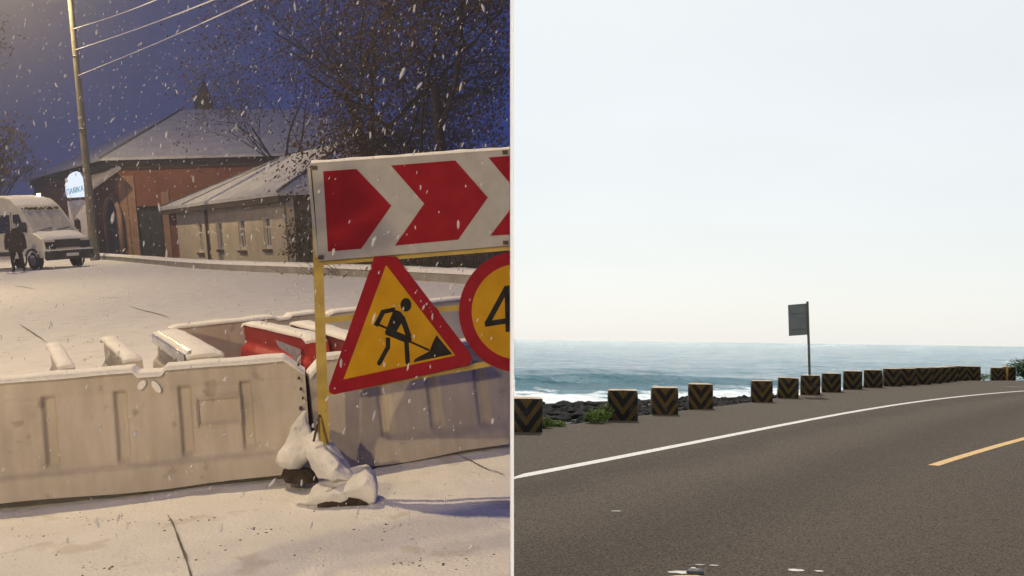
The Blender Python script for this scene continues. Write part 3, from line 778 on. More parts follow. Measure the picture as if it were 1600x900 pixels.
# ------------------------------------------------------------------ plastic barriers
def barrier(name, p0, p1, H, label, mtl, wb=.34, wt=.17, notch=None, cham=(.12, .09), detail=1, snow=True, grooves=(), base_h=.13, gap=.012, group=None, cat='barrier', lean=.05, cols=70, film=None, boss=None, holes=(), zofs=0.0):
    """p0,p1: front foot of the barrier in the street frame; body extends backwards"""
    p0 = Vector(p0); p1 = Vector(p1); d = p1-p0; L_ = d.length; d.normalize(); n = Vector((-d.y, d.x, 0))
    if n.y < 0 and abs(n.y) > abs(n.x)*.0: n = n
    T = Thing(name, label, cat, (p0+p1)/2, LM, group)
    def top(s):
        h = H
        if notch:
            a = abs(s-notch[0])
            if a < notch[1]: h -= notch[2]
            elif a < notch[1]*1.45: h -= notch[2]*(1-(a-notch[1])/(notch[1]*.45))
        for e_, c in ((s, cham[0]), (L_-s, cham[0])):
            if e_ < c: h -= cham[1]*(1-e_/c)
        return h+.006*N((s*3, 0, 0), 1, len(label))
    def relief(s, z):
        q = 0
        for g in grooves:
            a = abs(s-g)
            if a < .034 and z > base_h+.04 and z < H-.10: q += .034*(1 if a < .020 else (1-(a-.020)/.014))
        if z > base_h: q += min(.030, (z-base_h)*1.5)
        if z > H-.09: q -= .008
        if boss:
            if boss[0] < s < boss[1] and boss[2] < z < boss[3]:
                e_ = min(s-boss[0], boss[1]-s, z-boss[2], boss[3]-z); q += .022 if e_ > .014 else -.012
        return q
    rows = []; rowsb = []
    ss = sorted(set([L_*i/cols for i in range(cols+1)]))
    NZ = 26 if cols < 100 else 46
    for s in ss:
        tp = top(s); r = []; rb = []
        g0 = gap*(.5+N((s*1.7, 0, 0), 1, len(label)+2)*1.4); g0 = max(.0, g0)
        for k in range(NZ+1):
            z = lerp(g0, tp, k/NZ); f_ = z/H
            ins = lerp(0, (wb-wt)/2, f_**.8)
            r.append(p0+d*s+n*(ins+relief(s, z)+.004*N((s*4, z*4, 1), 1))+Vector((0, 0, z)))
            rb.append(p0+d*s+n*(wb-ins)+Vector((0, 0, z)))
        rows.append(r+rb[::-1]); 
    for r in rows:
        for q in r: q.x = min(q.x, xmax(q.y, q.z, -.012))
    mb = MB().grid(rows)
    nv = len(rows[0])
    for r, fl in ((rows[0], 0), (rows[-1], 1)):
        m_ = nv//2
        for k in range(m_-1): mb.add([r[k], r[k+1], r[nv-2-k], r[nv-1-k]], [(0, 1, 2, 3)])
    body = T.part('body', mb, mtl)
    if zofs: T.root.matrix_world = T.root.matrix_world @ Matrix.Translation((0, 0, zofs))
    if snow:
        rs = []
        for s in ss:
            tp = top(s); th = .020+.008*N((s*5, 0, 2), 1)
            c = p0+d*s+n*(wb/2); h_ = wt/2+.004
            rs.append([c-n*h_+Vector((0, 0, tp-.006)), c-n*h_*1.0+Vector((0, 0, tp+th*.7)), c-n*h_*.4+Vector((0, 0, tp+th)), c+n*h_*.5+Vector((0, 0, tp+th)), c+n*h_*1.02+Vector((0, 0, tp-.004))])
        for r in rs:
            for q in r: q.x = min(q.x, xmax(q.y, q.z, -.012))
        mb = MB().grid(rs)
        for r in (rs[0], rs[-1]): mb.add(r, [tuple(range(5))])
        T.part('snow_cap', mb, m_snowcap)
    for (s, z, rx, rz, an) in holes:
        c = p0+d*s+n*((wb-wt)/2*(z/H)**.8+.004)+Vector((0, 0, z)); P = []
        for k in range(14):
            a = 2*math.pi*k/14; u = rx*math.cos(a); v = rz*math.sin(a)
            P.append(c+d*(u*math.cos(an)-v*math.sin(an))+Vector((0, 0, u*math.sin(an)+v*math.cos(an))))
        o = T.part('snow_filled_hole', MB().prism(P, n*.03), m_snowcap)
    return T, p0, d, n, L_, top
# front pair
f0 = Lg(-150, 811); f1 = Lg(489, 747)
fx = (f1-f0).length
def s_at(px, py, a=f0, b_=f1):
    d = (b_-a).normalized(); n = Vector((-d.y, d.x, 0)); p = Lpl(px, py, a, n); return (p-a).dot(d), p.z
sN, _ = s_at(228, 583)
_, zt1 = s_at(60, 588); _, zt2 = s_at(400, 556)
HB = (zt1+zt2)/2-.035
boss = [s_at(302, 650)[0], s_at(378, 650)[0], s_at(340, 672)[1], s_at(340, 622)[1]]
T, *_r = barrier('plastic_barrier', f0, f1, HB, 'long dirty white plastic barrier with notched snowy top, nearest at left', m_plastic, wb=.36, wt=.17, notch=(sN, .055, .028), cham=(.10, .085),
        grooves=[s_at(x, 680)[0] for x in (-40, 72, 187, 290, 388)], boss=boss, holes=[(s_at(217, 606)[0], s_at(217, 606)[1], .016, .027, -.7), (s_at(240, 609)[0], s_at(240, 609)[1], .016, .034, .5)], cols=280, gap=.028, group='white plastic barriers')
p0_, d_F, n_F, L_F, top_F = _r; up_ = Vector((0, 0, 1))
# wear marks and mounting studs along the right end seam
for k in range(9):
    mb = MB(); s_, z_ = L_F-.03+.035*N((k, 1, 1), 1.3), HB*.22+k*.055+.03*N((k, 8, 1), 1.7)
    c = p0_+d_F*s_+n_F*(.095*(z_/HB)**.8-.0)+Vector((0, 0, z_)); r_ = .006+.008*N((k, 5, 1), 1.1)
    mb.add([c+Vector((v.x*r_, v.y*r_, v.z*r_*1.5)) for v in IV], IF)
    T.part('seam_rust', mb, m_brown)
g0_ = Lg(503, 744); g1_ = Lg(800, 699); g1_ = lerp(g0_, g1_, (xmax(g1_.y)+.06-g0_.x)/(g1_.x-g0_.x))
barrier('plastic_barrier', g0_, g1_, HB*.97, 'dirty white plastic barrier behind the road works sign', m_plastic, wb=.36, wt=.15, cham=(.09, .09), grooves=[.38, .66, .94], cols=90, group='white plastic barriers', gap=.02, base_h=.11)
# barriers standing behind, seen end-on
def top_line(a, b_, h): return Lg(*a, h), Lg(*b_, h)
HR = HB*.96
def endon(a, b_, wd, h, label, mtl, film=False, snow=True, group='white plastic barriers', wt=None, cham=(.02, .02)):
    # a: near top-left pixel, b: far top-left pixel; block extends to the right by wd
    pa, pb2 = top_line(a, b_, h)
    wt = wt or wd; wb = wt+.14
    d = (pa-pb2).normalized(); n = Vector((-d.y, d.x, 0))
    off = n*((wb-wt)/2)
    P0, P1 = pb2-off, pa-off
    P0.z = P1.z = 0
    return barrier('plastic_barrier', P0, P1, h, label, mtl, wb=wb, wt=wt, cham=cham, snow=snow, cols=30, group=group, gap=.0, base_h=.40, grooves=())
endon((90, 572), (73, 539), .085, HR, 'narrow ivory barrier end, leftmost behind the long barrier', m_plastic_old)
endon((192, 561), (157, 530), .10, HR, 'narrow ivory barrier end, second from left behind the long barrier', m_plastic_old)
Tf, *_q = endon((292, 555), (240, 521), .20, HR, 'broad ivory barrier with shiny film along its upper edge', m_plastic_old)
p0_, d_, n_, L_, top_ = _q
mb = MB(); rows = []
for k in range(25):
    s_ = .02+(L_-.04)*k/24
    base = p0_+d_*s_
    r = []
    for j in range(5):
        z = HR-.005-.055*j/4*(1+.4*N((k*.6, j, 2), 1)); ins = .07*(z/HR)**.8-.012-.006*N((k*.9, j*1.3, 0), 1)
        r.append(base+n_*ins+Vector((0, 0, z)))
    rows.append([base+n_*.10+Vector((0, 0, HR+.022))]+r)
Tf.part('plastic_film', MB().grid(rows), m_foil, fix=False)
# rear run
ra, rb = Lg(268, 513, HR), Lg(505, 488, HR)
ra.z = rb.z = 0; dR = (rb-ra).normalized(); nR = Vector((-dR.y, dR.x, 0))
off = -nR*.09
barrier('plastic_barrier', ra+off, rb+off, HR, 'white barrier standing crosswise at the back of the closed patch', m_plastic, wb=.34, wt=.15, notch=((rb-ra).length*.72, .05, .022), cham=(.05, .02), cols=60, group='white plastic barriers')
rc = Lg(512, 487.5, HR); rd = Lg(800, 458, HR); rc.z = rd.z = 0
rd = lerp(rc, rd, (xmax(rd.y)+.06-rc.x)/(rd.x-rc.x))
barrier('plastic_barrier', rc+off, rd+off, HR*.985, 'white barrier at the back, mostly hidden by the signs', m_plastic_old, wb=.34, wt=.15, cham=(.05, .03), cols=50, group='white plastic barriers')
# red barriers
Tr, *_q = endon((478, 528), (377, 506), .14, HR*.985, 'bright red plastic barrier with snow and a shiny sticker', m_redplastic, group='red plastic barriers', cham=(.06, .03))
p0_, d_, n_, L_, top_ = _q
mb = MB(); P = []
for (s_, z_) in ((L_*.60, HR*.90), (L_*.97, HR*.86), (L_*.97, HR*.62), (L_*.90, HR*.60), (L_*.86, HR*.76), (L_*.66, HR*.82)):
    P.append(p0_+d_*s_+n_*(.07*(z_/HR)**.8-.016)+Vector((0, 0, z_)))
mb.add(P, [tuple(range(6))]); Tr.part('shiny_sticker', mb, m_foil, fix=False)
endon((545, 532), (452, 505), .16, HR*.98, 'dull red plastic barrier under snow, behind the sign post', m_redplastic_d, group='red plastic barriers', cham=(.05, .03))

# ------------------------------------------------------------------ road works sign on its yellow frame
SD0 = 4.86
def SP(x, y, off=0.0):       # sign plane; off > 0 is towards the camera
    return Ld(x, y, SD0-.10*(x-490)/307.0-off)
XE = 796.6
sb = SP(507, 730); sb.z = 0
T = Thing('road_works_sign', 'roadworks sign stand: red white chevron board, digging worker triangle, round limit sign', 'sign', sb, LM)
def flat(poly, o0, th):      # prism between off=o0 and o0+th
    poly = clip_right(poly, XE)
    a = [SP(x, y, o0+th) for x, y in poly]; b_ = [SP(x, y, o0) for x, y in poly]; n = len(poly)
    return a+b_, [tuple(range(n)), tuple(range(2*n-1, n-1, -1))]+[(i, n+i, n+(i+1) % n, (i+1) % n) for i in range(n)]
def fl(polys, o0, th):
    mb = MB()
    for p in polys: mb.add(*flat(p, o0, th))
    return mb
T.part('post', fl([[(485, 262), (500, 262), (516, 728), (499, 728)]], -.05, .045), m_yellow)
def rail(name, a, b_, w_, off=-.03, th=.025): return T.part(name, fl([stroke(a, b_, w_)], off, th), m_yellow)
rail('rail', (498, 411), (800, 387), 8, -.03, .03)
rail('rail', (508, 500), (800, 473), 9)
rail('rail', (512, 613), (800, 562), 9)
rail('rail', (488, 262), (800, 238), 8, -.03)
board = T.part('chevron_board', fl([[(487, 254), (797, 232), (797, 384), (498, 408)]], 0, .018), m_board)
bevel(board, .003)
ch = [[[(505, 267.7), (557, 264), (611.5, 321.4), (564.3, 388.7), (512.3, 393)]],
      [[(610.8, 258.6), (711.5, 250.6), (762.3, 308.5), (662.8, 318.3)], [(662.8, 318.3), (762.3, 308.5), (715.9, 374.5), (616.9, 383.8)]],
      [[(763, 246), (797, 243.3), (797, 287)]], [[(766, 368.3), (797, 327.5), (797, 366.7)]]]
for c in ch: T.part('chevron', fl(c, .018, .002), m_signred, board)
mb = MB(); rs = []
for k in range(40):
    x = 486+311*k/39; y = 254-22*(x-487)/310; h = 3.2+1.6*N((x*.03, 0, 0), 1)
    if x > XE: x = XE
    rs.append([SP(x, y+1.2, .022), SP(x, y-h*.7, .02), SP(x, y-h, .006), SP(x, y-h*.6, -.02), SP(x, y+1, -.025)])
T.part('snow_cap', MB().grid(rs), m_snowcap, board)
mb = fl([[(480, 262), (484.8, 262), (497.5, 402), (492.5, 402)]], -.05, .06); T.part('frame_edge', mb, m_board)
for (x, y) in ((491, 262), (501, 402), (789, 238), (790, 379)): T.part('corner_bolt', fl([[(x-4, y-3), (x+4, y-3), (x+4, y+3), (x-4, y+3)]], .018, .008), m_brown, board)
# triangle
tri = T.part('warning_triangle', fl([[(585, 400.5), (619, 400.5), (735.5, 553), (738, 562), (733, 571), (522, 616.5), (514.5, 613), (513.5, 605)]], .024, .012), m_signred); bevel(tri, .004)
T.part('yellow_face', fl([[(603.3, 414), (711.6, 555.4), (536.8, 592.8)]], .036, .0015), m_signyel, tri)
Z8 = lambda x, y: (500+x/3.748, 390+y/3.748)
def zs(a, b_, w_): return stroke(Z8(*a), Z8(*b_), w_/3.748)
def disc(c, rx, ry, n=20): return [(c[0]+rx*math.cos(2*math.pi*k/n), c[1]+ry*math.sin(2*math.pi*k/n)) for k in range(n)]
wk = [disc(Z8(503, 323), 8.6, 10.6), [Z8(*p) for p in ((432, 350), (470, 362), (497, 398), (440, 492), (378, 490))], zs((327, 447), (370, 362), 28), zs((362, 366), (440, 350), 26), zs((390, 478), (520, 530), 42), zs((480, 395), (522, 512), 32), disc(Z8(515, 525), 6, 6, 12), disc(Z8(366, 366), 3.7, 3.7, 12),
      zs((505, 520), (513, 662), 27), disc(Z8(513, 660), 3.6, 3.6, 12), zs((398, 515), (398, 578), 26), zs((398, 570), (345, 668), 26), disc(Z8(398, 574), 3.5, 3.5, 12), disc(Z8(347, 666), 3.5, 3.5, 12), zs((340, 438), (395, 462), 13), zs((530, 540), (640, 590), 12)]
mb = MB()
for i, p in enumerate(wk): mb.add(*flat(p, .0375+.00006*i, .001))
T.part('worker_symbol', mb, m_black, tri)
T.part('pile_symbol', fl([[Z8(*p) for p in ((545, 660), (558, 640), (580, 627), (640, 596))]+[Z8(*p) for p in ((775, 612),)]] + [[Z8(*p) for p in ((640, 597), (660, 545), (682, 500), (775, 612.5))]], .0375, .001), m_black, tri)
# round sign, cut by the divider
cc = (812, 487)
rd_ = T.part('round_limit_sign', fl([disc(cc, 95, 95, 64)], .040, .012), m_signred); bevel(rd_, .004)
T.part('yellow_face', fl([disc(cc, 75, 75, 64)], .052, .0015), m_signyel, rd_)
T.part('numeral', fl([stroke((792, 449), (761, 506), 8.5), stroke((757.5, 506.5), (797, 500.5), 8.5), [(788, 447), (797, 445.6), (797, 518), (790, 519)]], .0535, .001), m_black, rd_)
for pos in ((604, 470), (780, 430)): T.part('clamp', fl([disc(pos, 4, 4, 8)], -.005, .028), m_metal)
T.part('prop_rod', MB().tube([SP(499, 648, .01), SP(490, 690, .05)], .006, 6), m_brown)
T.part('prop_rod', MB().tube([SP(500, 652, .012), SP(507, 696, .05)], .005, 6), m_yellow)

# ------------------------------------------------------------------ snow-covered sandbags
m_bag = mat('snowy_sack', (.60, .59, .57), (.76, .75, .73), 7, .8, .35, 40, c3=(.42, .39, .35), s3=10, p3=.66)
def sack(label, lofts, vox=.009, disp=.020, seed=1):
    mb = MB()
    for rings in lofts: 
        mb.grid([r+[r[0]] for r in rings])
        for r in (rings[0], rings[-1]): mb.add(r, [tuple(range(len(r)))])
    low = min(mb.v, key=lambda q: q.z); base = Vector((low.x, low.y, 0))
    bmx = mb.obj('sandbag', m_bag, base, None, LM); recalc(bmx); tag(bmx, label, 'sandbag', 'snowy sandbags at the sign foot')
    m = bmx.modifiers.new('fuse', 'REMESH'); m.mode = 'VOXEL'; m.voxel_size = vox; m.use_smooth_shade = True
    sm_ = bmx.modifiers.new('soft', 'SMOOTH'); sm_.iterations = 3; sm_.factor = .5
    for (sc, st) in ((.13, disp), (.035, disp*.3)):
        tx = bpy.data.textures.new('sack', 'MUSGRAVE'); tx.noise_scale = sc; tx.musgrave_type = 'RIDGED_MULTIFRACTAL' if sc > .1 else 'FBM'; tx.noise_intensity = .7
        ds_ = bmx.modifiers.new('folds', 'DISPLACE'); ds_.texture = tx; ds_.strength = st; ds_.mid_level = .6
    sm2 = bmx.modifiers.new('soft2', 'SMOOTH'); sm2.iterations = 6; sm2.factor = .5
    return bmx
kk = (A3.transposed() @ rayC(470, 745)); DP = Lg(470, 745).y/kk.y
D2 = Lg(525, 790).y/(A3.transposed() @ rayC(525, 790)).y
def vring(y, xl, xr, Dc, th, n=16, dy=0, seed=0):      # ring seen edge-on at row y
    out = []
    for k in range(n):
        a = 2*math.pi*k/n; f_ = 1+.12*N((math.cos(a)*1.5, math.sin(a)*1.5, y*.02), 1, seed)
        out.append(Ld((xl+xr)/2+(xr-xl)/2*math.cos(a)*f_, y+dy*math.cos(a)-math.sin(a)*2, Dc+th*math.sin(a)*f_))
    return out
lobeA = [vring(641, 474, 482, DP-.14, .012), vring(653, 463, 479, DP-.14, .025), vring(670, 453, 487, DP-.15, .05), vring(690, 446, 495, DP-.17, .085), vring(706, 436, 494, DP-.2, .11), vring(721, 431, 484, DP-.22, .11), vring(733, 436, 470, DP-.22, .08), vring(738, 446, 460, DP-.2, .04)]
lobeB = [vring(672, 487, 499, DP-.26, .05), vring(690, 478, 522, DP-.30, .13), vring(705, 474, 532, DP-.34, .16), vring(720, 484, 541, DP-.38, .17), vring(735, 490, 552, DP-.42, .16), vring(750, 494, 560, DP-.45, .12)]
bg1 = sack('slumped snow-covered sandbag with a raised corner, hung over the sign post foot', [lobeA, lobeB], seed=1)
wedge = []
for (x, bt, fe, bu, bo) in ((456, 782, 784, 787, 790), (478, 773, 780, 785, 791), (497, 751, 762, 778, 793), (525, 737, 754, 772, 788), (552, 728, 745, 766, 786), (573, 724, 732, 760, 789), (586, 735, 741, 762, 787), (590, 752, 757, 768, 776)):
    k = min(1, (x-450)/50.0)*(1 if x < 580 else .75)
    P = [Ld(x, bo-6, D2+.16*k), Ld(x, bt+4, D2+.17*k), Ld(x, bt, D2+.13*k), Ld(x, (bt+fe)/2-1, D2+.08*k), Ld(x, fe, D2+.02*k), Ld(x, (fe+bu)/2, D2-.03*k), Ld(x, bu, D2-.06*k), Ld(x, bo, D2-.03*k), Ld(x, bo+1, D2+.05*k)]
    wedge.append(P)
bg2 = sack('flat wedge-shaped snow-covered sandbag lying in front of the sign', [wedge], disp=.014, seed=2)

m_sackshade = mat('sack_shade', (.035, .026, .018), (.075, .056, .038), 14, .95, .6, 60)  # dark brown fill: shade under the sandbags put into the colour
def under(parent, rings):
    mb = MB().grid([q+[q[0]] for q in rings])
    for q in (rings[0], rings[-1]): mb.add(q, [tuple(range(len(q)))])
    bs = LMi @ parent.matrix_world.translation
    o = mb.obj('sack_hollow_shade', m_sackshade, bs, parent); recalc(o); o['label'] = 'dark fill standing in for the shade under the sandbag'
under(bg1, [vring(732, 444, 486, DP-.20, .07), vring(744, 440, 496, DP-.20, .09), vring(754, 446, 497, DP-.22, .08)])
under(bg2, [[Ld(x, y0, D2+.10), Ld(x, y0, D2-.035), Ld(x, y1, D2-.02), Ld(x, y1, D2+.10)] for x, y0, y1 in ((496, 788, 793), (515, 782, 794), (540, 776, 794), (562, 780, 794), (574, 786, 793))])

# ------------------------------------------------------------------ small beige house
A = Lg(455, 420, VZ); B = Lg(270, 406, VZ)
dAB = (B-A).normalized(); LAB = (B-A).length; back = Vector((dAB.y, -dAB.x, 0)); back = back if back.y > 0 else -back
nAB = -back
def HPx(x, y, off=0.0):
    p = Lpl(x, y, A+nAB*off, nAB); return p
eA = HPx(452, 303).z; eB = HPx(268, 328).z
HE = (eA+eB)/2
WD = 7.6
T = Thing('small_house', 'low beige plastered house with snowy hip roof and four white windows', 'house', A, LM)
C2 = A+back*WD; D2_ = B+back*WD
up = Vector((0, 0, 1))
def wallbox(mb, a, b_, z0, z1, th=.3):
    d = (b_-a).normalized(); n = Vector((-d.y, d.x, 0)); n = n if n.dot(back) > 0 else -n
    return mb.prism([a+up*(z0-a.z), b_+up*(z0-b_.z), b_+up*(z1-b_.z), a+up*(z1-a.z)], n*th)
# front wall with real window openings
wins = [((309, 347), (317, 394)), ((339.5, 344), (347.5, 389)), ((373, 340.5), (383, 390)), ((412, 337), (422.5, 388))]
W = []
for (x0, y0), (x1, y1) in wins:
    pa = HPx(x0, (y0+y1)/2); pb2 = HPx(x1, (y0+y1)/2); xm = (x0+x1)/2
    s0, s1 = sorted(((pa-A).dot(dAB), (pb2-A).dot(dAB))); z0, z1 = HPx(xm, y1).z, HPx(xm, y0).z
    W.append((s0, s1, z0, z1))
W.sort()
front = MB(); cur = 0.0
def P_(s, z, off=0): return A+dAB*s+up*(z-A.z)+nAB*off
def panel(s0, s1, z0, z1):
    front.prism([P_(s0, z0), P_(s1, z0), P_(s1, z1), P_(s0, z1)], back*.3)
for (s0, s1, z0, z1) in W:
    panel(cur, s0, VZ-.5, HE); panel(s0, s1, VZ-.5, z0); panel(s0, s1, z1, HE); cur = s1
panel(cur, LAB-2.0, VZ-.5, HE)
T.part('front_wall', front, m_beige)
front = MB(); panel(LAB-2.0, LAB, VZ-.5, HE); T.part('brick_corner', front, m_brick)['label'] = 'reddish brick end bay of the front wall'
mb = MB(); mb.prism([A+up*(VZ-.5-A.z)+dAB*.02, C2+up*(VZ-.5-A.z), C2+up*(HE-A.z), A+up*(HE-A.z)+dAB*.02], dAB*.3); T.part('side_wall', mb, m_beige_shade)
mb = MB(); mb.prism([B+up*(VZ-.5-A.z), D2_+up*(VZ-.5-A.z), D2_+up*(HE-A.z), B+up*(HE-A.z)], -dAB*.3); T.part('side_wall', mb, m_beige_shade)
for (s0, s1, z0, z1) in W:
    m = .13; mb = MB()
    for (a, b_, c, e_) in ((s0, s0+m, z0, z1), (s1-m, s1, z0, z1), (s0+m, s1-m, z0, z0+m), (s0+m, s1-m, z1-m, z1), (s0+m, s1-m, lerp(z0, z1, .62), lerp(z0, z1, .62)+.08), ((s0+s1)/2-.03, (s0+s1)/2+.03, z0+m, lerp(z0, z1, .62))):
        mb.prism([P_(a, c, -.06), P_(b_, c, -.06), P_(b_, e_, -.06), P_(a, e_, -.06)], back*.07)
    wf = T.part('window', mb, m_trim)
    T.part('pane', MB().prism([P_(s0, z0, -.11), P_(s1, z0, -.11), P_(s1, z1, -.11), P_(s0, z1, -.11)], back*.02), m_glass2, wf)
    T.part('sill', MB().prism([P_(s0-.12, z0-.14, .09), P_(s1+.12, z0-.14, .09), P_(s1+.12, z0-.03, .09), P_(s0-.12, z0-.03, .09)], back*.085), m_beige_shade, wf)
sp = (HPx(327, 365)-A).dot(dAB)
T.part('drainpipe', MB().tube([P_(sp, VZ, .10), P_(sp, HE-.1, .10), P_(sp, HE+.05, .35)], .075, 8), m_beige_shade)
# hip roof
OV = .45
ea, eb = A-dAB*OV+nAB*OV, B+dAB*OV+nAB*OV; ec, ed = C2-dAB*OV+back*OV, D2_+dAB*OV+back*OV
rA = A+dAB*(WD*.42)+back*(WD/2); rB = A+dAB*(LAB*.56)+back*(WD/2)
zr = zfor(rA.x, rA.y, 230.5)
def at_(p, z): return Vector((p.x, p.y, z))
E0 = HE-.02; TH = .16
def face(*pts): return MB().prism([Vector(p) for p in pts], Vector((0, 0, TH)))
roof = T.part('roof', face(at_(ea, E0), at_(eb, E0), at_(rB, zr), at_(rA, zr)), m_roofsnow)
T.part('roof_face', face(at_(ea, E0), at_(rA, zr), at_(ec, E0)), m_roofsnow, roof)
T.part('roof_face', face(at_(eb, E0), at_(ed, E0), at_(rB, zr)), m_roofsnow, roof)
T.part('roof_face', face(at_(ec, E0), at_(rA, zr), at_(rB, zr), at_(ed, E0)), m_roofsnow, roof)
T.part('eave_board', MB().prism([at_(ea, E0-.24)+back*.02, at_(eb, E0-.24)+back*.02, at_(eb, E0-.012)+back*.02, at_(ea, E0-.012)+back*.02], back*.30), m_brown, roof)
# standing seams on the snow
for (a0, b0) in ((ea, rA), (eb, rB)):
    T.part('hip_ridge', MB().tube([at_(a0, E0+TH), at_(b0, zr+TH)], .07, 6), m_metal, roof)
q0 = lerp(at_(ea, E0), at_(eb, E0), .73)+up*TH; q1 = lerp(at_(rA, zr), at_(rB, zr), .98)+up*TH
T.part('roof_seam', MB().tube([q0, q1], .05, 6), m_metal, roof)
T.part('ridge', MB().tube([at_(rA, zr+TH), at_(rB, zr+TH)], .08, 6), m_roofsnow, roof)

# ------------------------------------------------------------------ brick building behind
cD, lD, rD = 62.0, 80.0, 65.5
c0 = Ld(188, 380, cD); c0.z = VZ; l0 = Ld(62, 380, lD); l0.z = VZ; r0 = Ld(420, 380, rD); r0.z = VZ
dl = (l0-c0).normalized(); ll = (l0-c0).length; dr = (r0-c0).normalized(); lr = (r0-c0).length+10
# square the corner
ZE = zfor(c0.x, c0.y, 252)
T = Thing('brick_building', 'two storey red brick building with snowy hip roof and dark turret', 'building', c0, LM)
nr = Vector((dr.y, -dr.x, 0)); nr = nr if nr.y < 0 else -nr
nl_ = Vector((dl.y, -dl.x, 0)); nl_ = nl_ if nl_.x < 0 else -nl_
def FR(s, z, o=0): return c0+dr*s+nr*o+up*(z-VZ)
def FL(s, z, o=0): return c0+dl*s+nl_*o+up*(z-VZ)
def fs_(x, y, o=0):
    p = Lpl(x, y, c0+nr*o, nr); return (p-c0).dot(dr), p.z
def ls_(x, y, o=0):
    p = Lpl(x, y, c0+nl_*o, nl_); return (p-c0).dot(dl), p.z
def slab(fn, s0, s1, z0, z1, o0, o1): return MB().prism([fn(s0, z0, o1), fn(s1, z0, o1), fn(s1, z1, o1), fn(s0, z1, o1)], fn(0, 0, o0)-fn(0, 0, o1))
lr_ = lr
gd0, gd1 = fs_(214, 370)[0], fs_(258, 370)[0]; gz1 = fs_(236, 322)[1]
mb = slab(FR, .0, gd0, VZ-1, ZE, -.5, 0); mb.add(*[(m2.v, m2.f) for m2 in [slab(FR, gd1, lr_, VZ-1, ZE, -.5, 0)]][0]); m3 = slab(FR, gd0, gd1, gz1, ZE, -.5, 0); mb.add(m3.v, m3.f)
T.part('front_wall', mb, m_brick)
door = T.part('dark_gateway', slab(FR, gd0, gd1, VZ-1, gz1, -.5, -.35), m_vandark)
T.part('door_leaf', slab(FR, lerp(gd0, gd1, .08), lerp(gd0, gd1, .48), VZ, gz1*.8, -.35, -.28), m_vandark, door)
T.part('door_leaf', slab(FR, lerp(gd0, gd1, .52), lerp(gd0, gd1, .92), VZ, gz1*.8, -.35, -.28), m_vandark, door)
T.part('left_wall', slab(FL, 0, ll, VZ-1, ZE, -.5, 0), m_brick)
for x in (196, 209, 261):
    s_ = fs_(x, 350)[0]; T.part('pilaster', slab(FR, s_-.22, s_+.22, VZ-1, ZE-.9 if x != 261 else fs_(x, 300)[1], .0, .16), m_bricktrim)
T.part('cornice', slab(FR, -.2, lr_, ZE-.45, ZE-.05, .002, .22), m_brown)
T.part('cornice', slab(FL, -.1, ll, ZE-.45, ZE-.05, .002, .22), m_brown)
# arched niche on the left wall by the porch
s_, _ = ls_(178, 350); 
arch = MB(); ring = []
a0_, a1_ = ls_(190, 350)[0], ls_(168, 350)[0]
am, ar = (a0_+a1_)/2, abs(a1_-a0_)/2
zsA = ls_(180, 340)[1]; zbA = VZ
Pn = [FL(am-ar, zbA, .03), FL(am+ar, zbA, .03)]+[FL(am+ar*math.cos(a), zsA+ar*.8*math.sin(a), .03) for a in [math.pi*k/12 for k in range(13)]]
nic = T.part('arched_niche', MB().prism(Pn, -nl_*.02), m_vandark)
tr = MB(); path = [FL(am-ar, zbA, .08), FL(am-ar, zsA, .08)]+[FL(am-ar*math.cos(a), zsA+ar*.8*math.sin(a), .08) for a in [math.pi*k/12 for k in range(1, 12)]]+[FL(am+ar, zsA, .08), FL(am+ar, zbA, .08)]
T.part('arch_trim', tr.tube(path, .16, 6), m_bricktrim, nic)
# roof
def hip(pt, z): return at_(pt, z)
OVB = .7
e_c = c0-dl*0+nr*OVB+nl_*OVB; e_l = l0+nl_*OVB+dl*OVB; e_l = c0+dl*ll+nl_*OVB; e_r = c0+dr*lr_+nr*OVB; e_b = c0+dr*lr_+dl*ll
half = min(ll, lr_)/2
pk = Ld(284, 175, 72.5)
zk = pk.z
rid2 = pk+dr*(lr_*.45)
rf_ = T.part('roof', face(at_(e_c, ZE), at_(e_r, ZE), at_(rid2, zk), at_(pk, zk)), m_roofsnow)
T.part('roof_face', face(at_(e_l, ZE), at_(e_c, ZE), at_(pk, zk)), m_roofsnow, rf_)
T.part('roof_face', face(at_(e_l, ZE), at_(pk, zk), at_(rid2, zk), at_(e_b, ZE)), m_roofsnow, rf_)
T.part('hip_ridge', MB().tube([at_(e_c, ZE+TH), at_(pk, zk+TH)], .10, 6), m_metal, rf_)
# turret
tb = Ld(318, 192, 74.0); rr_ = .52
tw = MB(); rows = []
for (y_, f_) in ((200, 1.05), (170, 1.05), (168, 1.35), (164, 1.3), (155, 1.05), (143, .75), (133, .35), (122, .06)):
    c = Ld(318+(y_-160)*.02, y_, 74.0); rows.append([c+Vector((math.cos(a)*rr_*f_, math.sin(a)*rr_*f_, 0)) for a in [2*math.pi*k/10 for k in range(11)]])
T.part('turret', tw.grid(rows), mat('turret_copper', (.035, .038, .026), (.07, .068, .045), 2, .8), rf_)
# porch with ribbed roof on the left wall
pz, pe = zfor(*(FL(ls_(182, 300)[0], 0, 1.8)).xy, 303), 0
ps0, ps1 = ls_(192, 300)[0]-.2, ls_(150, 300)[0]
pt = zfor(*(FL(ps0, 0, 0)).xy, 264)
pr = T.part('porch_roof', MB().prism([FL(ps0, pz, 2.0), FL(ps1, pz, 2.0), FL(ps1, pt, .02), FL(ps0, pt, .02)], up*.12), m_metalroof)
nrib = 14
for k in range(nrib):
    s_ = lerp(ps0, ps1, (k+.5)/nrib); T.part('rib', MB().tube([FL(s_, pz+.14, 2.0), FL(s_, pt+.14, .05)], .05, 5), m_metalroof, pr)
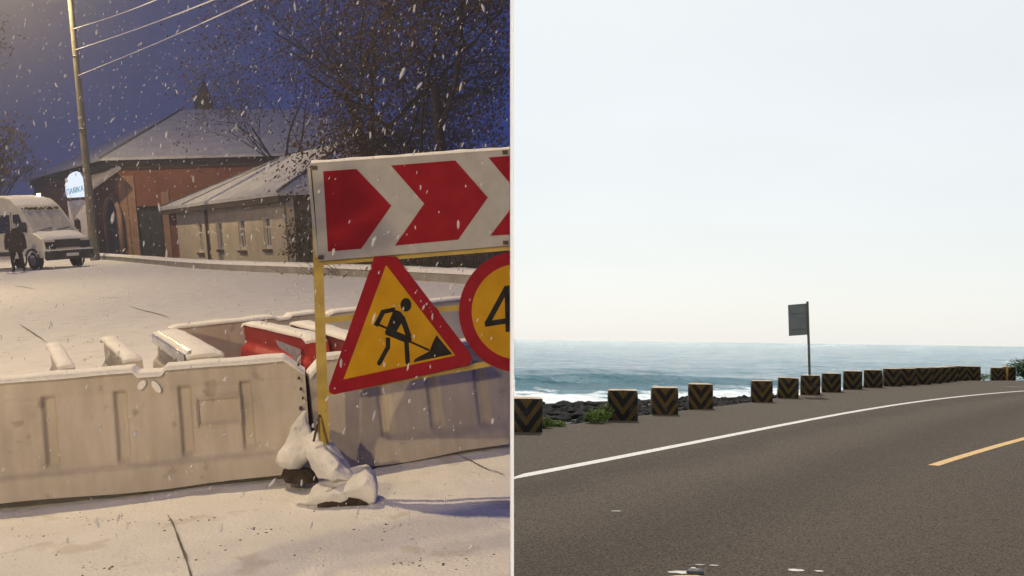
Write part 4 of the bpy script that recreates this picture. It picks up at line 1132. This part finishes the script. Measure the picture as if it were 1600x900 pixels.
# left lower annex with the lit sign
aD = 54.0
wa_, wb_ = Ld(112, 380, aD), Ld(140, 380, aD-.6); wa_.z = wb_.z = VZ
da = (wb_-wa_).normalized(); na = Vector((da.y, -da.x, 0)); na = na if na.y < 0 else -na
T = Thing('white_gateway', 'pale plastered gateway with a dark arch behind the van', 'gateway', wa_, LM)
zt_ = zfor(wb_.x, wb_.y, 312); la = (wb_-wa_).length
def GP(s, z, o=0): return wa_+da*s+na*o+up*(z-VZ)
m_pale = mat('pale_plaster', (.42, .39, .42), (.5, .47, .49), 2, .9)
acx = la*.42; ar2 = .24
pl = [GP(0, VZ, 0), GP(acx-ar2, VZ, 0), GP(acx-ar2, zt_-1.2, 0)]+[GP(acx-ar2*math.cos(a), zt_-1.2+ar2*1.2*math.sin(a), 0) for a in [math.pi*k/10 for k in range(1, 10)]]+[GP(acx+ar2, zt_-1.2, 0), GP(acx+ar2, VZ, 0), GP(la, VZ, 0), GP(la, zt_, 0), GP(0, zt_, 0)]
T.part('wall', MB().prism(pl, -na*.3), m_pale)
T.part('dark_opening', slab(GP, acx-ar2, acx+ar2, VZ, zt_-.8, -.29, -.27), m_vandark)
# lit oval-topped sign
sD = 53.0
def LS(x, y, o=0): return Ld(x, y, sD-o)
T = Thing('lit_sign', 'glowing bluish white arch-topped sign with cyan letters above the van', 'sign', LS(118, 313), LM)
arc = [(105, 309), (102.5, 300), (102, 288), (104, 280), (108, 273), (114, 269), (120, 267.5), (126, 270), (130, 276), (131.5, 285), (132.5, 308)]
T.part('light_box', MB().prism([LS(*p) for p in arc], LS(118, 290, -.25)-LS(118, 290)), m_lightbox)
T.part('casing', MB().tube([LS(x, y, -.02) for x, y in [(arc[-4][0]+1, arc[-4][1])]+[(x+1, y+.6) for x, y in arc[-3:]]+[(105, 311)]], .055, 6), m_vandark)
cu = bpy.data.curves.new('letters', 'FONT'); cu.body = 'ПАМКА'; cu.size = .60; cu.extrude = .02; cu.align_x = 'CENTER'; cu.shear = .25
ot = bpy.data.objects.new('letters_tmp', cu); COL.objects.link(ot)
bpy.context.view_layer.update()
me = bpy.data.meshes.new_from_object(ot.evaluated_get(bpy.context.evaluated_depsgraph_get())); bpy.data.objects.remove(ot)
lo = bpy.data.objects.new('letters', me); COL.objects.link(lo); me.materials.clear(); me.materials.append(m_letters); lo.parent = T.root
xs_ = [v.co.x for v in me.vertices]; wdt = max(xs_)-min(xs_); tx_ = (LS(130.5, 296)-LS(104.5, 302)); sc_ = tx_.length/wdt
rot = Matrix.Rotation(R(90), 4, 'X'); yaw = Matrix.Rotation(math.atan2(tx_.y, tx_.x), 4, 'Z'); rl = Matrix.Rotation(-math.asin(tx_.z/tx_.length), 4, 'Y')
lo.matrix_local = Matrix.Translation(LS(117.5, 301.5, .03)-T.base) @ yaw @ rl @ rot @ Matrix.Diagonal((sc_, sc_*1.55, 1, 1))

# ------------------------------------------------------------------ lamp pole, its lamp, cables
fD = 47.0
foot = Ld(149, 408, fD); foot.z = 0
topP = Ld(110, 0, fD*.995); vP = (topP-foot)
hd = foot+vP*1.2
T = Thing('lamp_pole', 'tall leaning concrete street lamp pole beside the van', 'lamp pole', foot, LM, 'street lamps')
T.part('pole', MB().tube([foot-vP*.03, foot, foot+vP*.35, foot+vP*.7, hd], [.22, .22, .17, .135, .11], 14), m_concrete)
arm_end = hd+Vector((-2.6, -1.4, .35))
T.part('arm', MB().tube([hd+Vector((0, 0, -.3)), hd+Vector((-.6, -.3, .1)), arm_end], .05, 8), m_metal)
hdl = T.part('lamp_head', MB().box(arm_end, (.7, .3, .14)), m_metal)
T.part('lamp_glass', MB().box(arm_end+Vector((0, 0, -.09)), (.5, .22, .04)), m_lamp, hdl)
for f_ in (.50, .78):
    T.part('band', MB().tube([foot+vP*f_, foot+vP*(f_+.006)], .19 if f_ < .6 else .15, 12), m_metal)
def lamp_light(pos, en, col, r, parent, base):
    l = bpy.data.lights.new('street_light', 'POINT'); l.energy = en; l.color = col; l.shadow_soft_size = r
    o = bpy.data.objects.new('street_light', l); COL.objects.link(o); o.parent = parent; o.location = pos-base; return o
WARM = (1.0, .765, .42)
lamp_light(arm_end+Vector((0, 0, -.35)), 7500, WARM, .25, T.root, T.base)
for (a, b_, r_, lab) in (((115, 45), (270, -11), .018, 'uppermost snow-dusted overhead cable'), ((118, 78), (370, -15), .022, 'middle snow-dusted overhead cable'), ((122, 118), (420, -12), .020, 'lowest snow-dusted overhead cable')):
    Pc = []
    for k in range(13):
        t_ = k/12; x = lerp(a[0], b_[0], t_); y = lerp(a[1], b_[1], t_)+5*math.sin(math.pi*t_)*.6
        Pc.append(Ld(x, y, lerp(fD*.99, 17, t_)))
    single('overhead_cable', MB().tube(Pc, r_*.8, 6), m_cable, Pc[0], LM, lab+' running up right from the pole', 'cable', 'overhead cables')

# near street lamps that light the foreground, on poles out of the frame; two are added fill lamps
def near_lamp(foot, H, out, en, label, col=WARM, rad=.10):
    T = Thing('street_lamp', label, 'street lamp', foot, LM, 'street lamps')
    T.part('pole', MB().tube([foot+up*-.2, foot+up*H*.5, foot+up*H], [.11, .09, .06], 12), m_concrete)
    tip = foot+up*(H+.25)+out
    T.part('arm', MB().tube([foot+up*(H-.2), foot+up*(H+.15)+out*.4, tip], .035, 8), m_metal)
    h_ = T.part('lamp_head', MB().box(tip, (.6, .28, .12)), m_metal)
    T.part('lamp_glass', MB().box(tip+up*-.075, (.42, .2, .03)), m_lamp, h_)
    lamp_light(tip+up*-.25, en, col, rad, T.root, T.base)
near_lamp(Vector((-5.6, 8.4, 0)), 9.6, Vector((1.3, -.4, 0)), 2600, 'street lamp pole standing left of the closed patch of street')
near_lamp(Vector((-17.5, 21, 0)), 9.0, Vector((1.4, .2, 0)), 3500, 'added fill lamp on a pole up the street, unseen at the left')  # added lamp, brightens the dark middle of the street
near_lamp(Vector((-4.6, -5.6, 0)), 6.6, Vector((.9, .6, 0)), 1600, 'street lamp pole standing behind the viewer at the left', rad=.12)
near_lamp(Vector((-5, -29, 0)), 7.6, Vector((0, .8, 0)), 16500, 'added front fill lamp on a pole far behind the viewer, unseen', rad=.4)  # added lamp near the view axis, hides the sign's shadow behind it

# ------------------------------------------------------------------ van
vf = Lg(110, 418)                       # middle of the bumper on the ground
va = R(58)
fwd = Vector((math.sin(va), -math.cos(va), 0)); lat = Vector((-fwd.y, fwd.x, 0))   # lat: to the image right
if lat.x < 0: lat = -lat
T = Thing('van', 'cream high-roof van with snow-covered windscreen and hood, parked at far left', 'van', vf, LM)
k_ = 1.0
def V(x, y, z): return vf+fwd*(x*k_)+lat*(y*k_)+up*(z*k_)
HWD = 1.0
prof = [(-.02, .42), (.0, .60), (-.03, .95), (-.10, 1.12), (-.50, 1.30), (-.66, 1.37), (-1.42, 2.24), (-1.62, 2.44), (-2.0, 2.70), (-2.6, 2.80), (-5.4, 2.80), (-5.6, 2.6), (-5.62, .45)]
def wid(z): return HWD*(1.0 if z < 1.3 else 1.0-.10*((z-1.3)/1.35)**1.4)
def side(y): return [V(x, y*wid(z), z) for x, z in prof]
n_p = len(prof); a_ = side(-1); b_ = side(1)
mb = MB().add(a_+b_, [tuple(range(n_p)), tuple(range(2*n_p-1, n_p-1, -1))]+[(i, n_p+i, n_p+(i+1) % n_p, (i+1) % n_p) for i in range(n_p)])
body = T.part('body', mb, m_van); bevel(body, .06, 3)
def vq(name, pts, m, parent=None, th=.012):   # pts (x,y,z) quad lifted out along its normal
    P = [V(*p) for p in pts]; n = (P[1]-P[0]).cross(P[2]-P[0]).normalized()
    if n.dot(LCAM-P[0]) < 0: n = -n
    return T.part(name, MB().prism([p+n*th for p in P], -n*th*1.8), m, parent)
ws = vq('windscreen', [(-.71, -.84, 1.43), (-.71, .84, 1.43), (-1.39, .78, 2.205), (-1.39, -.78, 2.205)], m_frost, th=.02)
for s_ in (-1, 1):
    y = s_*1.0
    for nm, pts in (('side_window', [(-1.02, y*1.0, 1.42), (-1.78, y*1.0, 1.42), (-1.80, y*.945, 2.10), (-1.44, y*.945, 2.10)]), ('side_window', [(-2.05, y, 1.42), (-3.1, y, 1.42), (-3.1, y*.945, 2.1), (-2.05, y*.945, 2.1)]), ('side_window', [(-3.3, y, 1.42), (-4.3, y, 1.42), (-4.3, y*.945, 2.1), (-3.3, y*.945, 2.1)])):
        vq(nm, pts, m_glass, th=.02)
    T.part('door_seam', MB().tube([V(-1.92, y*1.005, .5), V(-1.92, y*1.005, 1.3), V(-1.92, y*.955, 2.2)], .012, 5), m_vandark)
    T.part('side_strip', MB().box(V(-3.4, y*1.01, .62), (3.2, .03, .16), (fwd, lat, up)), m_vandark)
    mr_ = T.part('mirror', bevel_src if False else MB().box(V(-.92, y*1.16, 1.62), (.10, .20, .34), (fwd, lat, up)), m_vandark)
    T.part('mirror_arm', MB().tube([V(-.92, y*1.02, 1.5), V(-.92, y*1.12, 1.52)], .03, 6), m_vandark, mr_)
    T.part('headlight', MB().box(V(-.02, s_*.74, .88), (.10, .40, .26), (fwd, lat, up)), m_glass)
    for wx in (-.78, -4.5):
        rr3 = []
        mb = MB(); cw = V(wx, s_*.88, .34)
        for (o_, r3) in ((-.12, .2), (-.12, .30), (-.10, .345), (.10, .345), (.12, .30), (.12, .2)):
            rr3.append([cw+lat*(o_*1.0)+(fwd*math.cos(a)+up*math.sin(a))*r3 for a in [2*math.pi*k/20 for k in range(21)]])
        ty = T.part('tyre', mb.grid(rr3), m_tyre)
        hub = MB(); P = [cw+lat*(s_*.10)+(fwd*math.cos(a)+up*math.sin(a))*.21 for a in [2*math.pi*k/16 for k in range(16)]]
        T.part('rim', hub.prism(P, lat*(s_*.015)), m_metal, ty)
        ring = MB(); T.part('wheel_arch', ring.tube([V(wx, s_*1.005, .34)+(fwd*math.cos(a)+up*math.sin(a))*.42 for a in [math.pi*k/12 for k in range(13)]], .045, 6), m_vandark)
T.part('grille', MB().box(V(-.005, 0, .93), (.08, 1.02, .30), (fwd, lat, up)), m_vandark)
bm_ = T.part('bumper', MB().box(V(.04, 0, .50), (.22, 1.98, .34), (fwd, lat, up)), m_vandark); bevel(bm_, .05)
T.part('number_plate', MB().box(V(.158, .05, .50), (.012, .52, .115), (fwd, lat, up)), m_trim, bm_)
T.part('bumper_snow', MB().box(V(.05, 0, .69), (.20, 1.9, .035), (fwd, lat, up)), m_snowcap, bm_)
for (y0_, y1_) in ((-.62, -.05), (.1, .7)):
    T.part('wiper', MB().tube([V(-.70, y0_, 1.46), V(-.78, y1_, 1.56)], .014, 5), m_vandark, ws)
# snow on hood and roof
rs = []
for i in range(9):
    x = lerp(-.08, -.68, i/8); z = interp([(-.66, 1.37), (-.50, 1.30), (-.10, 1.12), (-.05, 1.08)], x)
    rs.append([V(x+.02*N((i, j, 0), .7), lerp(-.90, .90, j/8), z+.05+.025*N((i*.5, j*.5, 2), 1)-(0.06 if j in (0, 8) or i == 0 else 0)) for j in range(9)])
T.part('hood_snow', MB().grid(rs), m_snowcap, fix=True)
rs = []
for i in range(14):
    x = lerp(-1.55, -5.4, i/13); z = interp([(-5.4, 2.80), (-2.6, 2.80), (-2.0, 2.70), (-1.62, 2.44), (-1.42, 2.24)], x)
    rs.append([V(x, lerp(-.84, .84, j/8), z+.06+.03*N((i*.6, j*.6, 5), 1)-(.08 if j in (0, 8) or i == 0 else 0)) for j in range(9)])
T.part('roof_snow', MB().grid(rs), m_snowcap)
mb = MB(); random.seed(3)
for k in range(26):
    c = V(-1.45+random.uniform(-.05, .02), lerp(-.75, .75, k/25), 2.29+random.uniform(-.03, .05)); r_ = random.uniform(.03, .07)
    mb.add([c+Vector((v.x*r_*1.4, v.y*r_, v.z*r_*.8)) for v in IV], IF)
T.part('sun_visor_snow', mb, m_brown)
mk = T.part('marker_lamp', MB().box(V(-2.3, .55, 2.86), (.10, .10, .10), (fwd, lat, up)), m_lamp)

# ------------------------------------------------------------------ person walking away
pf = Lg(29, 425.5); PH = 1.72
def q_(x, y, z): return pf+Vector((x, y, z))
T = Thing('person', 'person in dark coat and grey knitted hat walking near the van', 'person', pf, LM)
def skin(name, pts, edges, radii, m, parent, sub=2):
    me = bpy.data.meshes.new(name); me.from_pydata([tuple(p-T.base) for p in pts], edges, []); me.update()
    o = bpy.data.objects.new(name, me); COL.objects.link(o); o.parent = parent; me.materials.append(m)
    md = o.modifiers.new('skin', 'SKIN'); md.use_smooth_shade = True
    for i, r in enumerate(radii):
        sv = me.skin_vertices[0].data[i]; sv.radius = r if hasattr(r, '__len__') else (r, r); sv.use_root = (i == 0)
    s2 = o.modifiers.new('sub', 'SUBSURF'); s2.levels = sub; s2.render_levels = sub
    return o
pts = [q_(0, 0, .92), q_(0, 0, 1.12), q_(0, .0, 1.36), q_(0, 0, 1.47), q_(0, -.01, 1.56), q_(0, 0, 1.68),
       q_(-.20, 0, 1.40), q_(-.27, .02, 1.13), q_(-.25, -.05, .88), q_(-.25, -.06, .80),
       q_(.20, 0, 1.40), q_(.27, -.02, 1.13), q_(.27, .06, .88), q_(.27, .07, .80),
       q_(-.10, 0, .86), q_(-.11, -.10, .48), q_(-.10, -.12, .09), q_(-.10, -.24, .04),
       q_(.10, 0, .86), q_(.10, .12, .48), q_(.09, .30, .12), q_(.09, .20, .05)]
ed_ = [(0, 1), (1, 2), (2, 3), (3, 4), (4, 5), (2, 6), (6, 7), (7, 8), (8, 9), (2, 10), (10, 11), (11, 12), (12, 13), (0, 14), (14, 15), (15, 16), (16, 17), (0, 18), (18, 19), (19, 20), (20, 21)]
rd2 = [.15, .14, .15, .06, .09, .085, .075, .055, .045, .04, .075, .055, .045, .04, .10, .075, .05, .045, .10, .075, .05, .045]
skin('body', pts, ed_, rd2, m_trouser, T.root)
rows = []
for (z, rx, ry, sx_) in ((.72, .25, .16, 0), (.78, .26, .17, 0), (.95, .27, .17, 0), (1.15, .25, .16, 0), (1.32, .245, .155, 0), (1.42, .20, .13, 0), (1.49, .11, .10, 0), (1.51, .085, .085, 0)):
    rows.append([q_(sx_+math.cos(a)*rx*(1+.05*N((a, z, 0), 2)), math.sin(a)*ry*(1+.08*N((a, z, 4), 2)), z+(.02*math.sin(3*a) if z < .7 else 0)) for a in [2*math.pi*k/24 for k in range(25)]])
T.part('coat', MB().grid(rows), m_coat)
for s_ in (-1, 1):
    T.part('sleeve', MB().tube([q_(s_*.17, 0, 1.44), q_(s_*.25, .0, 1.33), q_(s_*.315, s_*-.02, 1.12), q_(s_*.30, s_*.05, .90), q_(s_*.295, s_*.06, .84)], [.07, .095, .085, .07, .066], 10), m_coat)
rows = []
for (z, r_) in ((1.57, .105), (1.62, .115), (1.67, .11), (1.72, .08), (1.75, .03)): rows.append([q_(math.cos(a)*r_, math.sin(a)*r_, z) for a in [2*math.pi*k/16 for k in range(17)]])
mb = MB().grid(rows); T.part('hat', mb, m_hat)

# ------------------------------------------------------------------ trees
def tree(name, label, base, H, seed, levels=5, spread=.6, trunk=.22, leaves=0, leafm=m_leafbrown, lsize=.10, group='trees', lean=Vector((0, 0, 0)), first=.3, nkid=(3, 4), xlim=True, shrink=.72):
    T = Thing(name, label, 'tree', base, LM, group); rnd = random.Random(seed)
    tr = MB(); cr_ = MB(); tips = []
    def ok(p): return p.x < xmax(p.y, p.z, -.05)
    def grow(p, d, ln, r, lv):
        P = [p]; Rr = [r]; n = 5 if lv < 2 else 4
        for i in range(n):
            d = (d+Vector((rnd.uniform(-1, 1), rnd.uniform(-1, 1), rnd.uniform(-.6, .8)))*.17).normalized()
            q = P[-1]+d*ln/n
            if not ok(q): d.x = -abs(d.x); q = P[-1]+d*ln/n
            if not ok(q): break
            P.append(q); Rr.append(r*(1-.45*(i+1)/n))
        if len(P) < 2: return
        (tr if lv < 2 else cr_).tube(P, Rr, 8 if lv < 2 else (5 if lv < 4 else 3), cap=False)
        if lv >= levels: tips.append((P[-1], d)); return
        kids = rnd.randint(*nkid)
        for k in range(kids):
            f_ = rnd.uniform(first if lv == 0 else .35, 1.0); i = min(len(P)-1, max(1, int(f_*(len(P)-1)+.5)))
            a = d.orthogonal().normalized(); a = Matrix.Rotation(rnd.random()*6.283, 3, d) @ a
            nd = (d*(1-spread*.45)+a*spread*rnd.uniform(.7, 1.3)+Vector((0, 0, .12))).normalized()
            grow(P[i], nd, ln*shrink*rnd.uniform(.75, 1.15), Rr[i]*.62, lv+1)
        if lv > 1: tips.append((P[-1], d))
    grow(base+up*-.3, (up+lean).normalized(), H*.42, trunk, 0)
    T.part('trunk', tr, m_bark)
    T.part('twigs', cr_, m_bark)
    if leaves:
        lf = MB()
        for k in range(leaves):
            p, d = rnd.choice(tips)
            p = p+Vector((rnd.gauss(0, .28), rnd.gauss(0, .28), rnd.gauss(0, .28)))
            if not ok(p): continue
            n = Vector((rnd.gauss(0, 1), rnd.gauss(0, 1), rnd.gauss(0, 1))).normalized(); u = n.orthogonal(); v = n.cross(u); s2 = lsize*rnd.uniform(.5, 1.3)
            lf.add([p-u*s2, p+v*s2*.5, p+u*s2, p-v*s2*.5], [(0, 1, 2, 3)])
        T.part('crown', lf, leafm, fix=False)
    return T
tb1 = Ld(705, 440, 26.0); tb1.z = VZ
tree('broad_tree', 'large dark bare-branched tree with brown leaves rising behind the chevron board', tb1, 13.0, 5, levels=6, spread=.75, trunk=.20, leaves=44000, lsize=.042, lean=Vector((-.12, 0, 0)), first=.45, nkid=(3, 4))
tb2 = Ld(610, 430, 34.0); tb2.z = VZ
tree('broad_tree', 'dark leafless tree reaching up left behind the chevron board', tb2, 15.0, 12, levels=6, spread=.8, trunk=.20, leaves=20000, lsize=.042, lean=Vector((-.02, 0, 0)), first=.5, nkid=(3, 4))
tb3 = Ld(468, 300, 62.0); tb3.z = VZ
tree('slim_tree', 'thin brown tree showing above the small house ridge', tb3, 15.0, 21, levels=5, spread=.5, trunk=.2, leaves=3000, lsize=.07, first=.55)
tb4 = Ld(4, 350, 60.0); tb4.z = VZ
tree('slim_tree', 'dark narrow tree at the left edge of the picture', tb4, 13.0, 31, levels=5, spread=.30, trunk=.3, leaves=3500, lsize=.09, first=.2)
# shrubs behind the kerb under the chevron board
def shrub(px, py, D, H, seed, label):
    b_ = Ld(px, py, D); b_.z = VZ; rnd = random.Random(seed)
    T = Thing('shrub', label, 'shrub', b_, LM, 'dry shrubs behind the kerb'); mb = MB()
    for k in range(70):
        a = rnd.random()*6.28; d = Vector((math.cos(a)*rnd.uniform(.2, .9), math.sin(a)*rnd.uniform(.2, .9), 1)).normalized(); P = [b_+Vector((rnd.gauss(0, .25), rnd.gauss(0, .25), -.1))]
        for i in range(4):
            d = (d+Vector((rnd.gauss(0, .2), rnd.gauss(0, .2), rnd.gauss(0, .1)))).normalized(); q = P[-1]+d*H*.3*rnd.uniform(.5, 1.1)
            q.x = min(q.x, xmax(q.y, q.z, -.05)); P.append(q)
        mb.tube(P, [.016, .012, .008, .006, .004], 4, cap=False)
    T.part('twigs', mb, m_bush)
    lf = MB()
    for k in range(500):
        p = b_+Vector((rnd.gauss(0, H*.35), rnd.gauss(0, H*.3), abs(rnd.gauss(0, H*.40))))
        if p.x > xmax(p.y, p.z, -.05): continue
        n = Vector((rnd.gauss(0, 1), rnd.gauss(0, 1), rnd.gauss(0, 1))).normalized(); u = n.orthogonal(); v = n.cross(u); s2 = .04*rnd.uniform(.6, 1.6)
        lf.add([p-u*s2, p+v*s2*.5, p+u*s2, p-v*s2*.5], [(0, 1, 2, 3)])
    T.part('dry_leaves', lf, m_leafbrown, fix=False)
for i, (px, D, H, lab) in enumerate(((535, 25, 1.5, 'dry shrub behind the kerb, just right of the yellow post'), (572, 24, 1.4, 'dry shrub behind the kerb, left of the triangle top'), (640, 22.5, 1.5, 'dry shrub behind the kerb, right of the triangle top'), (672, 22, 1.3, 'dry shrub behind the kerb, midway between triangle and round sign'), (700, 21.5, 1.5, 'dry shrub behind the kerb, beside the round sign'), (740, 21, 1.4, 'dry shrub behind the kerb, mostly hidden by the round sign'), (505, 27, 1.3, 'dry shrub behind the kerb, close to the house corner'))):
    shrub(px, 430, D, H, 40+i, lab)
# dark hedge bank behind them
rows = []
bx = [Ld(x, 430, D) for x, D in ((462, 33), (520, 30), (600, 27.5), (680, 26), (760, 24.5), (799, 23.5))]
for q in catmull(bx, 5):
    q.z = VZ; q.x = min(q.x, xmax(q.y, 0, -.1)); r = []
    for (u, z) in ((0, -.3), (.15, .7), (.5, 1.5), (1.2, 1.9), (2.2, 1.6), (2.6, -.3)):
        p = q+Vector((0, u, z)); p += Vector((N(p, 1.4), N(p, 1.4, 2), N(p, 1.4, 4)))*.22; p.x = min(p.x, xmax(p.y, p.z, -.05)); r.append(p)
    rows.append(r)
T = Thing('hedge', 'dark hedge bank beyond the kerb under the chevron board', 'hedge', rows[0][0], LM)
T.part('core', MB().grid(rows), m_verge)
lf = MB(); rnd = random.Random(9)
for k in range(5000):
    r = rnd.choice(rows); p = lerp(r[1], r[2], rnd.random()) if rnd.random() < .6 else lerp(r[2], r[3], rnd.random())
    p = p+Vector((rnd.gauss(0, .25), -abs(rnd.gauss(0, .15)), rnd.gauss(0, .12)))
    if p.x > xmax(p.y, p.z, -.05): continue
    n = Vector((rnd.gauss(0, 1), rnd.gauss(0, 1), rnd.gauss(0, 1))).normalized(); u = n.orthogonal(); v = n.cross(u); s2 = .045*rnd.uniform(.5, 1.5)
    lf.add([p-u*s2, p+v*s2*.5, p+u*s2, p-v*s2*.5], [(0, 1, 2, 3)])
T.part('foliage', lf, m_leafbrown, fix=False)

# ------------------------------------------------------------------ falling snow in the lamp light
rnd = random.Random(77); mb = MB(); fall = Vector((-.38, .05, -1)).normalized()
oc = [Vector(v) for v in ((1, 0, 0), (0, 1, 0), (-1, 0, 0), (0, -1, 0), (0, 0, 1.0), (0, 0, -1.0))]; of = [(0, 1, 4), (1, 2, 4), (2, 3, 4), (3, 0, 4), (1, 0, 5), (2, 1, 5), (3, 2, 5), (0, 3, 5)]
cnt = 0
while cnt < 10500:
    y = 2.2+22*rnd.random()**1.25; x = rnd.uniform(-.56*y-1.0, .04*y); z = rnd.uniform(-.2, .50*y+1.6)
    p = Vector((x, y, z))
    if p.x > xmax(p.y, p.z, -.04) or z < .03: continue
    s_ = .74*rnd.choice((.0018, .0022, .0026, .003, .003, .004, .0055))*(1+y*.055)
    d = (fall+Vector((rnd.gauss(0, .28), rnd.gauss(0, .2), rnd.gauss(0, .2)))).normalized(); el = rnd.uniform(1.2, 4.0)
    rot = d.to_track_quat('Z', 'Y').to_matrix()
    if s_*1600/y > 1.4: mb.add([p+rot @ Vector((v.x*s_*.9*(1+.5*N(v, 1.1, cnt)), v.y*s_*.9, v.z*s_*el*(1+.4*N(v, 1.1, cnt+5)))) for v in IV], IF, True)
    else: mb.add([p+rot @ Vector((v.x*s_*rnd.uniform(.7, 1.2), v.y*s_*rnd.uniform(.7, 1.2), v.z*s_*el)) for v in oc], of)
    cnt += 1
o = mb.obj('falling_snow', m_flake, (0, 0, 0), None, LM); tag(o, 'snowflakes falling through the dusk over the street', 'snow', kind='stuff')

# added boards beside the viewer, out of the frame, shaped to throw the shadow bands over the foreground snow
tipB = Vector((-4.6, -5.6, 0))+up*6.6+up*0+Vector((.9, .6, 0))
def onplane(px, py, Y=1.45):
    g = Lg(px, py); t_ = (g.y-Y)/(g.y-tipB.y); return g+(tipB-g)*t_
fb = onplane(520, 880); fb.z = 0
T = Thing('shadow_boards', 'two added boards just left of the viewer, unseen, casting the shadow bands', 'sign', fb, LM)
for quad_ in (((300, 906), (440, 850), (640, 806), (850, 768), (850, 806), (650, 846), (470, 890), (420, 920)), ((500, 890), (680, 850), (850, 816), (850, 846), (680, 872))):
    P = [onplane(*q) for q in quad_]
    T.part('board', MB().prism(P, Vector((0, -.015, 0))), m_board)
fp = onplane(560, 858)
T.part('post', MB().tube([at_(fp, -.1)+Vector((0, -.04, 0)), fp+Vector((0, -.04, .25))], .02, 8), m_yellow)

# snowy air over the street: one closed body just inside the dusk sky
m_haze = bpy.data.materials.new('snowy_air'); m_haze.use_nodes = True; t = m_haze.node_tree; t.nodes.clear()
pv = t.nodes.new('ShaderNodeVolumePrincipled'); pv.inputs['Color'].default_value = (.80, .87, 1.0, 1); pv.inputs['Density'].default_value = .0027; pv.inputs['Anisotropy'].default_value = .2
ou = t.nodes.new('ShaderNodeOutputMaterial'); t.links.new(pv.outputs[0], ou.inputs['Volume'])
xr_, xl_, yb_, yf_, bt_, zr_ = -.0072, XL+.5, YB+.5, YF-.5, BOT+.5, ZR-.3
A_ = [(yb_, bt_), (yf_, bt_), (yf_, top1-.6), (YK, zr_), (yb_, zr_)]
mb = MB().prism([(xr_, y, z) for y, z in A_], Vector((xl_-xr_, 0, 0)))
o = mb.obj('haze', m_haze, (0, 0, 0), None, CM); recalc(o); tag(o, kind='stuff')
